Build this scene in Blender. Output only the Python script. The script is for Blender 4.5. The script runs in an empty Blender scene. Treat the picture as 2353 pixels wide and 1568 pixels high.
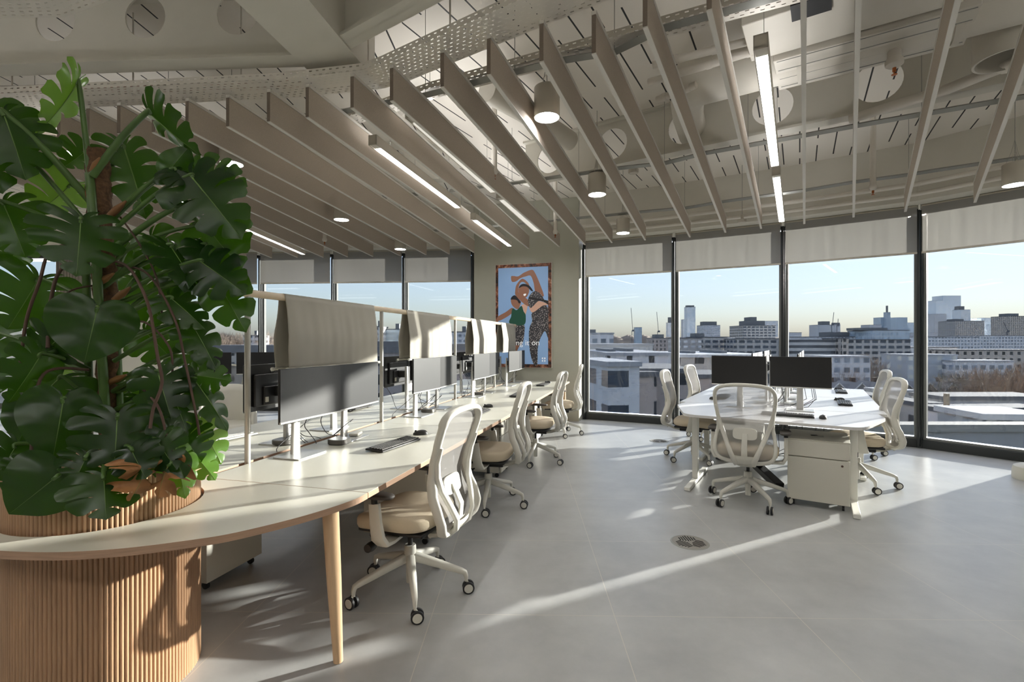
import bpy, bmesh, math, random
from mathutils import Vector, Matrix
random.seed(7)
PI = math.pi
S = bpy.context.scene
COL = S.collection
F, CX, CY, H = 1120.0, 1176.5, 784.0, 1.45      # focal length in pixels, principal point, eye height

# ------------------------------------------------------------------ camera
cam_d = bpy.data.cameras.new('camera')
cam = bpy.data.objects.new('camera', cam_d)
COL.objects.link(cam)
cam.location = (0, 0, H)
cam.rotation_euler = (PI/2, 0, 0)
cam_d.sensor_width = 36
cam_d.lens = F/2353*36
cam_d.clip_start = 0.05
cam_d.clip_end = 9000
S.camera = cam

# ------------------------------------------------------------------ world, sun, exposure
SUN_AZ = math.radians(63.2)      # to the right of the view direction
SUN_EL = math.radians(11.2)
w = bpy.data.worlds.new('world'); S.world = w
w.use_nodes = True
nt = w.node_tree
sky = nt.nodes.new('ShaderNodeTexSky')
sky.sky_type = 'NISHITA'
sky.sun_disc = False
sky.sun_elevation = math.radians(58)
sky.sun_rotation = SUN_AZ
sky.altitude = 50
sky.air_density = 1.0
sky.dust_density = 1.6
sky.ozone_density = 1.5
bg = nt.nodes['Background']
bg.inputs[1].default_value = 0.60
hs = nt.nodes.new('ShaderNodeHueSaturation'); hs.inputs['Saturation'].default_value = .72
nt.links.new(sky.outputs[0], hs.inputs['Color']); nt.links.new(hs.outputs[0], bg.inputs[0])
sd = bpy.data.lights.new('sun', 'SUN'); sun = bpy.data.objects.new('sun', sd); COL.objects.link(sun)
sd.energy = 50.0; sd.color = (1.0, 0.93, 0.82); sd.angle = math.radians(0.7)
sdir = Vector((math.sin(SUN_AZ)*math.cos(SUN_EL), math.cos(SUN_AZ)*math.cos(SUN_EL), math.sin(SUN_EL)))
sun.rotation_euler = sdir.to_track_quat('Z', 'Y').to_euler()
sun.location = (6, 3, 12)
vs = S.view_settings
S.display_settings.display_device = 'sRGB'
vs.view_transform = 'Standard'; vs.look = 'None'; vs.gamma = 1; vs.use_curve_mapping = False
vs.exposure = 2.78
cy = S.cycles
cy.use_denoising = True
cy.max_bounces = 9; cy.diffuse_bounces = 5; cy.glossy_bounces = 3; cy.transmission_bounces = 4; cy.transparent_max_bounces = 24
cy.caustics_reflective = False; cy.caustics_refractive = False
cy.use_adaptive_sampling = True; cy.adaptive_threshold = 0.02
cy.sample_clamp_indirect = 6

# ------------------------------------------------------------------ helpers
def at(px, py, z):
    """point of the place at height z that the photograph shows at (px, py)"""
    Y = F*(H-z)/(py-CY)
    return Vector(((px-CX)/F*Y, Y, z))
def atd(px, py, Y):
    return Vector(((px-CX)/F*Y, Y, H-(py-CY)/F*Y))
def rotz(v, a):
    c, s = math.cos(a), math.sin(a)
    return Vector((v[0]*c-v[1]*s, v[0]*s+v[1]*c, v[2] if len(v) > 2 else 0))

MATS = {}
def srgb(c):
    return tuple(((x/255)/12.92 if x/255 <= .04045 else ((x/255+.055)/1.055)**2.4) for x in c)
def mat(name, rgb, rough=.5, metal=0, spec=.5, var=0, vscale=6, bump=0, bscale=80, stretch=(1,1,1), emit=None, estr=0, coat=0):
    if name in MATS: return MATS[name]
    m = bpy.data.materials.new(name); m.use_nodes = True
    n = m.node_tree.nodes; l = m.node_tree.links
    b = n['Principled BSDF']
    c = (*srgb(rgb), 1)
    b.inputs['Base Color'].default_value = c
    b.inputs['Roughness'].default_value = rough
    b.inputs['Metallic'].default_value = metal
    b.inputs['Specular IOR Level'].default_value = spec
    if coat: b.inputs['Coat Weight'].default_value = coat
    if emit:
        b.inputs['Emission Color'].default_value = (*srgb(emit), 1)
        b.inputs['Emission Strength'].default_value = estr
    if var or bump:
        tc = n.new('ShaderNodeTexCoord'); mp = n.new('ShaderNodeMapping')
        mp.inputs['Scale'].default_value = stretch
        l.new(tc.outputs['Object'], mp.inputs[0])
    if var:
        nz = n.new('ShaderNodeTexNoise'); nz.inputs['Scale'].default_value = vscale; nz.inputs['Detail'].default_value = 5
        l.new(mp.outputs[0], nz.inputs['Vector'])
        cr = n.new('ShaderNodeValToRGB')
        cr.color_ramp.elements[0].position = .3; cr.color_ramp.elements[1].position = .72
        cr.color_ramp.elements[0].color = tuple(x*(1-var) for x in c[:3])+(1,)
        cr.color_ramp.elements[1].color = tuple(min(1, x*(1+var)) for x in c[:3])+(1,)
        l.new(nz.outputs['Fac'], cr.inputs[0]); l.new(cr.outputs[0], b.inputs['Base Color'])
    if bump:
        n2 = n.new('ShaderNodeTexNoise'); n2.inputs['Scale'].default_value = bscale; n2.inputs['Detail'].default_value = 3
        l.new(mp.outputs[0], n2.inputs['Vector'])
        bp = n.new('ShaderNodeBump'); bp.inputs['Strength'].default_value = bump; bp.inputs['Distance'].default_value = .002
        l.new(n2.outputs['Fac'], bp.inputs['Height']); l.new(bp.outputs[0], b.inputs['Normal'])
    MATS[name] = m
    return m
def nodes(name):
    m = bpy.data.materials.new(name); m.use_nodes = True
    MATS[name] = m
    return m, m.node_tree.nodes, m.node_tree.links
def math_node(n, l, op, a, b=None, c=None):
    x = n.new('ShaderNodeMath'); x.operation = op
    for i, v in enumerate((a, b, c)):
        if v is None: continue
        if isinstance(v, (int, float)): x.inputs[i].default_value = v
        else: l.new(v, x.inputs[i])
    return x.outputs[0]

class MB:
    def __init__(s): s.v = []; s.f = []; s.m = []; s.k = 0
    def mi(s, k): s.k = k; return s
    def add(s, vs, fs):
        o = len(s.v); s.v += [tuple(v) for v in vs]
        for f in fs: s.f.append(tuple(i+o for i in f)); s.m.append(s.k)
        return s
    def box(s, c, d, rz=0, ry=0, rx=0):
        M = Matrix.Translation(c) @ Matrix.Rotation(rz, 4, 'Z') @ Matrix.Rotation(ry, 4, 'Y') @ Matrix.Rotation(rx, 4, 'X')
        vs = [M @ Vector((x*d[0]/2, y*d[1]/2, z*d[2]/2)) for x in (-1, 1) for y in (-1, 1) for z in (-1, 1)]
        return s.add(vs, [(0,1,3,2),(4,6,7,5),(0,4,5,1),(2,3,7,6),(0,2,6,4),(1,5,7,3)])
    def bar(s, a, b, wd, ht, up=(0,0,1)):
        """rectangular bar from a to b; wd across, ht along up"""
        a = Vector(a); b = Vector(b); t = (b-a).normalized(); up = Vector(up)
        sd_ = t.cross(up).normalized(); u = sd_.cross(t).normalized()
        vs = [p + sd_*x*wd/2 + u*z*ht/2 for p in (a, b) for x in (-1, 1) for z in (-1, 1)]
        return s.add(vs, [(0,1,3,2),(4,6,7,5),(0,4,5,1),(2,3,7,6),(0,2,6,4),(1,5,7,3)])
    def sweep(s, path, w_, t_, ref=(0,0,1), n=12, closed=False, power=2.0, cap=True):
        """super-elliptic section along a path; w_ along ref, t_ across it"""
        P = [Vector(p) for p in path]; N = len(P); ref = Vector(ref)
        W = w_ if isinstance(w_, (list, tuple)) else [w_]*N
        T = t_ if isinstance(t_, (list, tuple)) else [t_]*N
        vs = []; fs = []; last = None
        for i, p in enumerate(P):
            if closed: tg = P[(i+1) % N]-P[i-1]
            else: tg = P[min(i+1, N-1)]-P[max(i-1, 0)]
            tg.normalize()
            a = tg.cross(ref)
            if a.length < 1e-3: a = last if last is not None else tg.orthogonal()
            a.normalize(); u = a.cross(tg).normalized(); last = a
            for k in range(n):
                q = 2*PI*k/n; cq, sq = math.cos(q), math.sin(q)
                e = 2/power
                x = math.copysign(abs(cq)**e, cq)*T[i]/2; y = math.copysign(abs(sq)**e, sq)*W[i]/2
                vs.append(p + a*x + u*y)
        R = N if closed else N-1
        for i in range(R):
            j = (i+1) % N
            for k in range(n):
                k2 = (k+1) % n
                fs.append((i*n+k, i*n+k2, j*n+k2, j*n+k))
        if cap and not closed:
            fs.append(tuple(range(n-1, -1, -1))); fs.append(tuple((N-1)*n+k for k in range(n)))
        return s.add(vs, fs)
    def tube(s, path, r, n=8, closed=False):
        R = [2*x for x in r] if isinstance(r, (list, tuple)) else 2*r
        return s.sweep(path, R, R, ref=(0.013, 0.02, 1), n=n, closed=closed)
    def cyl(s, a, b, r, r2=None, n=20):
        return s.sweep([a, b], [2*r, 2*(r if r2 is None else r2)], [2*r, 2*(r if r2 is None else r2)], ref=(0.01, 0.02, 1) if abs(Vector(b)[2]-Vector(a)[2]) < 1e-6 else (0, 1, 0.01), n=n)
    def lathe(s, prof, n=32, o=(0,0,0), axis='Z'):
        vs = []; fs = []; o = Vector(o)
        for r, z in prof:
            for k in range(n):
                q = 2*PI*k/n
                p = Vector((r*math.cos(q), r*math.sin(q), z))
                if axis == 'X': p = Vector((p.z, p.x, p.y))
                elif axis == 'Y': p = Vector((p.x, p.z, p.y))
                vs.append(o+p)
        for i in range(len(prof)-1):
            for k in range(n):
                k2 = (k+1) % n
                fs.append((i*n+k, i*n+k2, (i+1)*n+k2, (i+1)*n+k))
        if prof[0][0] > 1e-6: fs.append(tuple(range(n-1, -1, -1)))
        if prof[-1][0] > 1e-6: fs.append(tuple((len(prof)-1)*n+k for k in range(n)))
        return s.add(vs, fs)
    def prism(s, poly, z0, z1):
        n = len(poly)
        vs = [(x, y, z0) for x, y in poly]+[(x, y, z1) for x, y in poly]
        fs = [tuple(range(n-1, -1, -1)), tuple(range(n, 2*n))]+[(i, (i+1) % n, n+(i+1) % n, n+i) for i in range(n)]
        return s.add(vs, fs)
    def grid(s, fn, nu, nv):
        vs = [fn(i/nu, j/nv) for i in range(nu+1) for j in range(nv+1)]
        fs = [(i*(nv+1)+j, (i+1)*(nv+1)+j, (i+1)*(nv+1)+j+1, i*(nv+1)+j+1) for i in range(nu) for j in range(nv)]
        return s.add(vs, fs)
    def obj(s, name, mats, parent=None, smooth=40, bevel=0, loc=None, rz=0, seg=2, weld=True):
        me = bpy.data.meshes.new(name); me.from_pydata(s.v, [], s.f)
        if not isinstance(mats, (list, tuple)): mats = [mats]
        for m in mats: me.materials.append(m)
        me.polygons.foreach_set('material_index', s.m)
        bm = bmesh.new(); bm.from_mesh(me)
        if weld: bmesh.ops.remove_doubles(bm, verts=bm.verts, dist=1e-5)
        bmesh.ops.recalc_face_normals(bm, faces=bm.faces)
        bm.to_mesh(me); bm.free()
        if smooth:
            me.polygons.foreach_set('use_smooth', [True]*len(me.polygons))
            me.set_sharp_from_angle(angle=math.radians(smooth))
        me.update()
        o = bpy.data.objects.new(name, me); COL.objects.link(o)
        if parent is not None: o.parent = parent
        if loc is not None: o.location = loc
        if rz: o.rotation_euler = (0, 0, rz)
        if bevel:
            b = o.modifiers.new('bevel', 'BEVEL'); b.width = bevel; b.segments = seg; b.limit_method = 'ANGLE'; b.angle_limit = math.radians(40)
        return o

def tag(o, label=None, cat=None, group=None, kind=None):
    if label: o['label'] = label
    if cat: o['category'] = cat
    if group: o['group'] = group
    if kind: o['kind'] = kind
    return o
def thing(name, loc, rz=0, label=None, cat=None, group=None, kind=None):
    o = bpy.data.objects.new(name, None); COL.objects.link(o)
    o.location = loc; o.rotation_euler = (0, 0, rz); o.empty_display_size = .1
    return tag(o, label, cat, group, kind)
def dup(root, loc, rz, label=None, group=None):
    def cp(o, par):
        c = o.copy(); COL.objects.link(c)
        if par is not None: c.parent = par
        for ch in list(o.children): cp(ch, c)
        return c
    r = cp(root, None)
    r.location = loc; r.rotation_euler = (0, 0, rz)
    if label: r['label'] = label
    if group: r['group'] = group
    return r

# ------------------------------------------------------------------ materials
white = mat('white_paint', (214, 211, 200), .55, var=.02)
ceil_white = mat('ceiling_white', (205, 201, 190), .6, var=.03, vscale=3)
pipe_white = mat('pipe_white', (214, 208, 198), .45)
duct_white = mat('duct_white', (208, 203, 192), .5, var=.03, vscale=4)
frame_dark = mat('window_frame_dark', (26, 31, 32), .35, spec=.6)
frame_grey = mat('window_frame_grey', (120, 122, 120), .4)
metal_white = mat('powder_coated_white', (222, 221, 214), .4)
plastic = mat('chair_plastic', (205, 203, 194), .42)
seat_fab = mat('seat_fabric', (206, 192, 168), .85, bump=.5, bscale=400)
black_pl = mat('black_plastic', (26, 26, 27), .45)
tyre = mat('caster_tyre', (30, 30, 32), .5)
chrome = mat('chrome', (190, 190, 190), .2, metal=1)
silver = mat('monitor_silver', (196, 196, 194), .32, metal=.55)
screen_m = mat('screen_matte', (15, 15, 17), .45, spec=.5)
backshell = mat('monitor_backshell', (34, 34, 36), .4)
lam = mat('desk_laminate', (205, 203, 190), .33, spec=.5, var=.015, vscale=3)
lam_w = mat('desk_laminate_white', (222, 222, 224), .3, spec=.5)
ply = mat('plywood_edge', (172, 140, 116), .5, var=.18, vscale=14, stretch=(.6, .6, 30))
oak = mat('pale_oak', (176, 140, 108), .42, var=.12, vscale=6, stretch=(9, 9, .8), bump=.15, bscale=60)
leg_oak = mat('leg_oak', (218, 184, 146), .42, var=.1, vscale=6, stretch=(9, 9, .8))
rodwood = mat('rail_oak', (214, 196, 170), .4, var=.06, vscale=8)
post_m = mat('post_grey', (186, 184, 178), .35, metal=.3)
cab = mat('cabinet_white', (206, 203, 192), .45)
coir = mat('moss_pole_coir', (98, 72, 50), .95, var=.45, vscale=60, bump=1, bscale=250)
stemg = mat('stem_green', (74, 104, 46), .4, var=.2, vscale=10)
sheath = mat('stem_sheath_brown', (132, 92, 54), .6, var=.2)
root_m = mat('aerial_root_brown', (84, 62, 50), .7)
soil = mat('potting_soil', (44, 32, 24), .95, var=.3, vscale=30, bump=1, bscale=60)
deadleaf = mat('dead_leaf_brown', (150, 104, 60), .6, var=.3, vscale=20)
cable = mat('cable_black', (22, 22, 26), .4)
blackline = mat('black_gap', (14, 14, 14), .8)
galv = mat('galvanised_grey', (150, 150, 144), .45, metal=.3)
brass = mat('sprinkler_brass', (176, 104, 62), .35, metal=.8)
redpl = mat('red_plastic', (150, 40, 34), .4)
foam = mat('pipe_insulation_dark', (60, 66, 52), .5)
lens_off = mat('pale_diffuser', (230, 228, 222), .5, emit=(255, 250, 240), estr=.08)
glow = mat('lamp_glow', (255, 250, 240), .5, emit=(252, 252, 252), estr=12.0)
glow2 = mat('linear_lamp_glow', (255, 250, 240), .5, emit=(252, 252, 252), estr=5.0)
ceiling_fill = mat('ceiling_fill_glow', (255, 250, 240), .5, emit=(252, 252, 252), estr=1.5)
lamp_body = mat('lamp_body', (196, 190, 178), .5)

def make_floor():
    m, n, l = nodes('floor_tiles')
    b = n['Principled BSDF']
    tc = n.new('ShaderNodeTexCoord'); mp = n.new('ShaderNodeMapping')
    mp.inputs['Location'].default_value = (-.486, -2.58, 0); mp.inputs['Rotation'].default_value = (0, 0, math.radians(1.2))
    l.new(tc.outputs['Object'], mp.inputs[0])
    br = n.new('ShaderNodeTexBrick'); br.offset = 0
    for k, v in (('Scale', 1), ('Brick Width', .963), ('Row Height', .963), ('Mortar Size', .0022), ('Mortar Smooth', .3), ('Bias', 0)): br.inputs[k].default_value = v
    l.new(mp.outputs[0], br.inputs['Vector'])
    nz = n.new('ShaderNodeTexNoise'); nz.inputs['Scale'].default_value = 2.2; nz.inputs['Detail'].default_value = 9; nz.inputs['Roughness'].default_value = .62
    l.new(tc.outputs['Object'], nz.inputs['Vector'])
    cr = n.new('ShaderNodeValToRGB')
    cr.color_ramp.elements[0].position = .3; cr.color_ramp.elements[0].color = (*srgb((160, 161, 161)), 1)
    cr.color_ramp.elements[1].position = .72; cr.color_ramp.elements[1].color = (*srgb((184, 185, 184)), 1)
    l.new(nz.outputs['Fac'], cr.inputs[0])
    l.new(cr.outputs[0], br.inputs['Color1']); l.new(cr.outputs[0], br.inputs['Color2'])
    br.inputs['Mortar'].default_value = (*srgb((196, 192, 182)), 1)
    l.new(br.outputs['Color'], b.inputs['Base Color'])
    mr = n.new('ShaderNodeMapRange'); mr.inputs[3].default_value = .27; mr.inputs[4].default_value = .40
    l.new(nz.outputs['Fac'], mr.inputs[0]); l.new(mr.outputs[0], b.inputs['Roughness'])
    bp = n.new('ShaderNodeBump'); bp.inputs['Strength'].default_value = .12; bp.inputs['Distance'].default_value = .002
    l.new(nz.outputs['Fac'], bp.inputs['Height']); l.new(bp.outputs[0], b.inputs['Normal'])
    return m
floor_m = make_floor()

def make_ceiling(name, ang, spacing):
    m, n, l = nodes(name)
    b = n['Principled BSDF']; b.inputs['Roughness'].default_value = .6
    tc = n.new('ShaderNodeTexCoord'); mp = n.new('ShaderNodeMapping'); mp.inputs['Rotation'].default_value = (0, 0, ang)
    l.new(tc.outputs['Object'], mp.inputs[0])
    sp = n.new('ShaderNodeSeparateXYZ'); l.new(mp.outputs[0], sp.inputs[0])
    fx = math_node(n, l, 'FRACT', math_node(n, l, 'DIVIDE', sp.outputs[0], spacing))
    line = math_node(n, l, 'LESS_THAN', fx, .075)
    row = math_node(n, l, 'FLOOR', math_node(n, l, 'DIVIDE', sp.outputs[0], spacing))
    sh = math_node(n, l, 'MULTIPLY', row, .37)
    fy = math_node(n, l, 'FRACT', math_node(n, l, 'ADD', math_node(n, l, 'DIVIDE', sp.outputs[1], 1.15), sh))
    on = math_node(n, l, 'LESS_THAN', fy, .78)
    k = math_node(n, l, 'MULTIPLY', line, on)
    mx = n.new('ShaderNodeMix'); mx.data_type = 'RGBA'
    mx.inputs[6].default_value = (*srgb((222, 216, 206)), 1); mx.inputs[7].default_value = (.012, .012, .012, 1)
    l.new(k, mx.inputs[0]); l.new(mx.outputs[2], b.inputs['Base Color'])
    return m
ceil_m = make_ceiling('ceiling_planks', math.radians(30.5), .20)
ceil_m2 = make_ceiling('ceiling_planks_left', math.radians(2), .20)

def make_tray():
    m, n, l = nodes('perforated_tray')
    b = n['Principled BSDF']; b.inputs['Base Color'].default_value = (*srgb((216, 210, 200)), 1); b.inputs['Roughness'].default_value = .5
    uv = n.new('ShaderNodeUVMap')
    sp = n.new('ShaderNodeSeparateXYZ'); l.new(uv.outputs[0], sp.inputs[0])
    row = math_node(n, l, 'FLOOR', math_node(n, l, 'DIVIDE', sp.outputs[1], .032))
    fx = math_node(n, l, 'FRACT', math_node(n, l, 'ADD', math_node(n, l, 'DIVIDE', sp.outputs[0], .055), math_node(n, l, 'MULTIPLY', row, .5)))
    fy = math_node(n, l, 'FRACT', math_node(n, l, 'DIVIDE', sp.outputs[1], .032))
    a = math_node(n, l, 'LESS_THAN', fx, .42); c = math_node(n, l, 'COMPARE', fy, .5, .14)
    k = math_node(n, l, 'SUBTRACT', 1.0, math_node(n, l, 'MULTIPLY', a, c))
    l.new(k, b.inputs['Alpha'])
    return m
tray_m = make_tray()

def make_felt():
    return mat('slat_felt', (186, 174, 160), .9, var=.1, vscale=220, bump=.3, bscale=300)
felt = make_felt()
felt_end = mat('slat_felt_end', (128, 116, 104), .9, var=.08, vscale=200)
slat_edge = mat('slat_white_edge', (214, 210, 202), .6)

def make_thin(name, rgb, transp, transl, rough=.9, pat=None):
    """woven cloth: part open weave, part light passed through"""
    m, n, l = nodes(name)
    n.remove(n['Principled BSDF']); out = n['Material Output']
    d = n.new('ShaderNodeBsdfDiffuse'); d.inputs[0].default_value = (*srgb(rgb), 1)
    t = n.new('ShaderNodeBsdfTranslucent'); t.inputs[0].default_value = (*srgb(rgb), 1)
    a = n.new('ShaderNodeMixShader'); a.inputs[0].default_value = transl
    l.new(d.outputs[0], a.inputs[1]); l.new(t.outputs[0], a.inputs[2])
    p = n.new('ShaderNodeBsdfTransparent')
    b = n.new('ShaderNodeMixShader'); b.inputs[0].default_value = transp
    l.new(a.outputs[0], b.inputs[1]); l.new(p.outputs[0], b.inputs[2])
    l.new(b.outputs[0], out.inputs[0])
    if pat:
        tc = n.new('ShaderNodeTexCoord'); mp = n.new('ShaderNodeMapping'); mp.inputs['Scale'].default_value = pat
        l.new(tc.outputs['Object'], mp.inputs[0])
        nz = n.new('ShaderNodeTexNoise'); nz.inputs['Scale'].default_value = 1; nz.inputs['Detail'].default_value = 4
        l.new(mp.outputs[0], nz.inputs['Vector'])
        mr = n.new('ShaderNodeMapRange'); mr.inputs[3].default_value = transl*.7; mr.inputs[4].default_value = min(1, transl*1.3)
        l.new(nz.outputs['Fac'], mr.inputs[0]); l.new(mr.outputs[0], a.inputs[0])
    return m
blind_m = make_thin('blind_fabric', (178, 176, 172), .10, .42, pat=(18, 18, .8))
mesh_m = make_thin('chair_mesh', (160, 158, 156), .42, .18)
screenfab = make_thin('screen_fabric', (186, 182, 172), .0, .12)

def make_leaf(name, rgb, trans, tfac):
    m, n, l = nodes(name)
    b = n['Principled BSDF']; out = n['Material Output']
    tc = n.new('ShaderNodeTexCoord')
    nz = n.new('ShaderNodeTexNoise'); nz.inputs['Scale'].default_value = 9; nz.inputs['Detail'].default_value = 3
    l.new(tc.outputs['Object'], nz.inputs['Vector'])
    cr = n.new('ShaderNodeValToRGB'); c = srgb(rgb)
    cr.color_ramp.elements[0].color = tuple(x*.75 for x in c)+(1,); cr.color_ramp.elements[1].color = tuple(x*1.25 for x in c)+(1,)
    l.new(nz.outputs['Fac'], cr.inputs[0]); l.new(cr.outputs[0], b.inputs['Base Color'])
    b.inputs['Roughness'].default_value = .29; b.inputs['Specular IOR Level'].default_value = .5
    t = n.new('ShaderNodeBsdfTranslucent'); t.inputs[0].default_value = (*srgb(trans), 1)
    mx = n.new('ShaderNodeMixShader'); mx.inputs[0].default_value = tfac
    l.new(b.outputs[0], mx.inputs[1]); l.new(t.outputs[0], mx.inputs[2]); l.new(mx.outputs[0], out.inputs[0])
    return m
leaf_m = make_leaf('leaf_green', (22, 46, 18), (92, 150, 20), .28)
leaf_y = make_leaf('leaf_young_green', (82, 122, 52), (140, 190, 50), .35)
vein_m = mat('leaf_midrib', (96, 128, 58), .45)

def make_glass():
    m, n, l = nodes('window_glass')
    n.remove(n['Principled BSDF']); out = n['Material Output']
    t = n.new('ShaderNodeBsdfTransparent'); t.inputs[0].default_value = (.190, .196, .20, 1)
    g = n.new('ShaderNodeBsdfGlossy'); g.inputs['Roughness'].default_value = .0
    fr = n.new('ShaderNodeFresnel'); fr.inputs[0].default_value = 1.5
    ge = n.new('ShaderNodeNewGeometry')
    k = math_node(n, l, 'MULTIPLY', fr.outputs[0], math_node(n, l, 'MULTIPLY', math_node(n, l, 'SUBTRACT', 1.0, ge.outputs['Backfacing']), .35))
    mx = n.new('ShaderNodeMixShader'); l.new(k, mx.inputs[0])
    l.new(t.outputs[0], mx.inputs[1]); l.new(g.outputs[0], mx.inputs[2]); l.new(mx.outputs[0], out.inputs[0])
    return m
glass = make_glass()

# ================================================================== THE ROOM
ZT, ZB, ZC = 3.26, 2.64, 4.05      # window head, blind bottom, slab
m_ = MB().prism([(-13.5, -4), (8.6, -4), (8.6, 3.0), (6.5, 5.35), (5.55, 6.63), (4.22, 7.58), (2.80, 8.39), (1.36, 9.07), (1.4, 9.9), (-.77, 9.83), (-2.18, 9.95), (-6.9, 10.35), (-13.5, 10.7)], -.15, 0)
tag(m_.obj('floor', floor_m, smooth=0), 'grey stone-effect floor tiles', kind='structure')
# slab: right part with planks at the facade grid, left part with planks along the view
bm_ = MB().prism([(-.9, -4), (8.9, -4), (8.9, 3.1), (6.8, 5.6), (5.75, 6.9), (4.4, 7.9), (2.9, 8.7), (1.5, 9.4), (1.45, 10.2), (-.9, 10.3)], ZC, ZC+.2)
tag(bm_.obj('ceiling', ceil_m, smooth=0), kind='structure')
bm_ = MB().prism([(-13.8, -4), (-.9, -4), (-.9, 10.3), (-7, 10.7), (-13.8, 11)], ZC, ZC+.2)
tag(bm_.obj('ceiling', ceil_m2, smooth=0), kind='structure')

def poly_wall(name, pts, z0, z1, t, m, smooth=0):
    b = MB()
    for (x0, y0), (x1, y1) in zip(pts, pts[1:]):
        b.bar((x0, y0, (z0+z1)/2), (x1, y1, (z0+z1)/2), t, z1-z0)
    o = b.obj(name, m, smooth=smooth)
    return tag(o, kind='structure')
FR = [(1.36, 9.07), (2.80, 8.39), (4.22, 7.58), (5.55, 6.63), (6.283, 5.652)]
FL = [(-.77, 9.75), (-2.18, 9.91), (-3.67, 10.03), (-5.23, 10.16), (-6.9, 10.3)]
# column with the poster, wall right of the last window, walls of the far left
m_ = MB().prism([(1.207, 8.78), (1.36, 9.17), (1.36, 10.0), (-.73, 10.0), (-.73, 9.36)], 0, ZC)
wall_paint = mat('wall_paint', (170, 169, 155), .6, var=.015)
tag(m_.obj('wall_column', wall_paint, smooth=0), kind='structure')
poly_wall('wall_back', [(8.7, -4.0), (-13.5, -4.0)], 0, ZC, .16, white)
poly_wall('wall_right', [(6.30, 5.66), (6.52, 5.36), (8.7, 3.2), (8.7, -4)], 0, ZC, .16, white)
poly_wall('wall_left', [(-13.5, 10.7), (-13.5, -4)], 0, ZC, .16, white)
poly_wall('wall_far_left', [(-6.97, 10.31), (-9.0, 10.38)], 0, ZC, .22, white)
poly_wall('wall_far_corner', [(-11.6, 10.52), (-13.5, 10.7)], 0, ZC, .22, white)
# bulkheads over the window heads, and the soffit the slats run up to
def offs(pts, d):
    out = []
    for i, p in enumerate(pts):
        a = Vector(pts[max(i-1, 0)]); b = Vector(pts[min(i+1, len(pts)-1)])
        t = (b-a).normalized(); out.append((p[0]+t.y*d, p[1]-t.x*d))
    return out
for nm, pts in (('right', FR), ('left', [(-.70, 9.75)]+FL[1:]+[(-9, 10.4), (-13.5, 10.7)])):
    sgn = 1 if nm == 'right' else -1
    outer = offs(pts, -.16*sgn); inner = offs(pts, .34*sgn)
    o = MB().prism(outer+inner[::-1], ZT+.03, ZC).obj('trim_bulkhead_'+nm, ceil_white, smooth=0); tag(o, kind='structure')

def facade(pts, prefix, start, last_open=False):
    k = start
    for i in range(len(pts)-1):
        a = Vector((*pts[i], 0)); b = Vector((*pts[i+1], 0)); t = (b-a).normalized()
        nrm = Vector((-t.y, t.x, 0))
        if nrm.y < 0: nrm = -nrm
        L = (b-a).length
        root = thing('window_%d' % k, a, math.atan2(t.y, t.x), kind='structure')
        sg = 1 if rotz((0, 1, 0), math.atan2(t.y, t.x)).dot(nrm) > 0 else -1
        f = MB()
        f.box((L/2, .05*sg, .055), (L, .15, .11)); f.box((L/2, .05*sg, ZT-.02), (L, .14, .10))
        f.obj('window_frame', frame_dark, root, bevel=.004)
        f = MB()
        f.box((.0, .05*sg, ZT/2), (.062, .17, ZT)); f.box((.0, -.055*sg, ZT/2), (.03, .05, ZT-.05))
        f.obj('mullion', frame_dark, root, bevel=.004)
        f = MB()
        f.box((.048, .05*sg, ZT/2), (.034, .07, ZT-.2)); f.box((L-.045, .05*sg, ZT/2), (.03, .07, ZT-.2)); f.box((L/2, .05*sg, .125), (L-.06, .07, .03))
        f.obj('glazing_bead', frame_grey, root, bevel=.003)
        f = MB().box((L/2, .075*sg, (ZT+.11)/2), (L-.1, .012, ZT-.19))
        f.obj('pane', glass, root, smooth=0)
        # roller blind, half a metre down
        mid = a+t*L/2
        k += 1
        lab = BL[k-1-1] if k-2 < len(BL) else 'pale grey roller blind'
        r = thing('roller_blind', (mid.x, mid.y, 0), math.atan2(t.y, t.x), lab, 'blind', 'pale roller blinds pulled a short way down')
        MB().cyl((-L/2+.03, -.05*sg, ZT+.0), (L/2-.03, -.05*sg, ZT+.0), .03).obj('roller_tube', lamp_body, r)
        MB().box((0, -.055*sg-.028*sg, (ZT+ZB)/2), (L-.075, .0015, ZT-ZB)).obj('blind_cloth', blind_m, r, smooth=0)
        MB().box((0, -.083*sg, ZB), (L-.07, .012, .028)).obj('bottom_bar', lamp_body, r, bevel=.003)
        for q in (-1, 1):
            MB().box((q*(L/2-.014), -.05*sg, ZT+.005), (.022, .075, .085)).obj('bracket', metal_white, r, bevel=.004)
    # closing mullion
    e = pts[-1]
    tag(MB().box((e[0], e[1]+.03, ZT/2), (.06, .16, ZT), rz=math.atan2(t.y, t.x)).obj('trim_mullion_end_'+prefix, frame_dark, bevel=.004), kind='structure')
    return k
BL = ['pale roller blind in the window just right of the poster column',
      'pale roller blind in the second window right of the poster column',
      'pale roller blind in the third window right of the poster column, behind the black monitors',
      'pale roller blind at the right edge, above the tallest glass towers',
      'grey roller blind in the window touching the left side of the poster column',
      'grey roller blind above the second hanging fabric screen, one window left of the column window',
      'grey roller blind above the first hanging fabric screen',
      'grey roller blind half hidden behind the monstera leaves']
facade(FR, 'right', 1)
facade(FL, 'left', 5)
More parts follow.
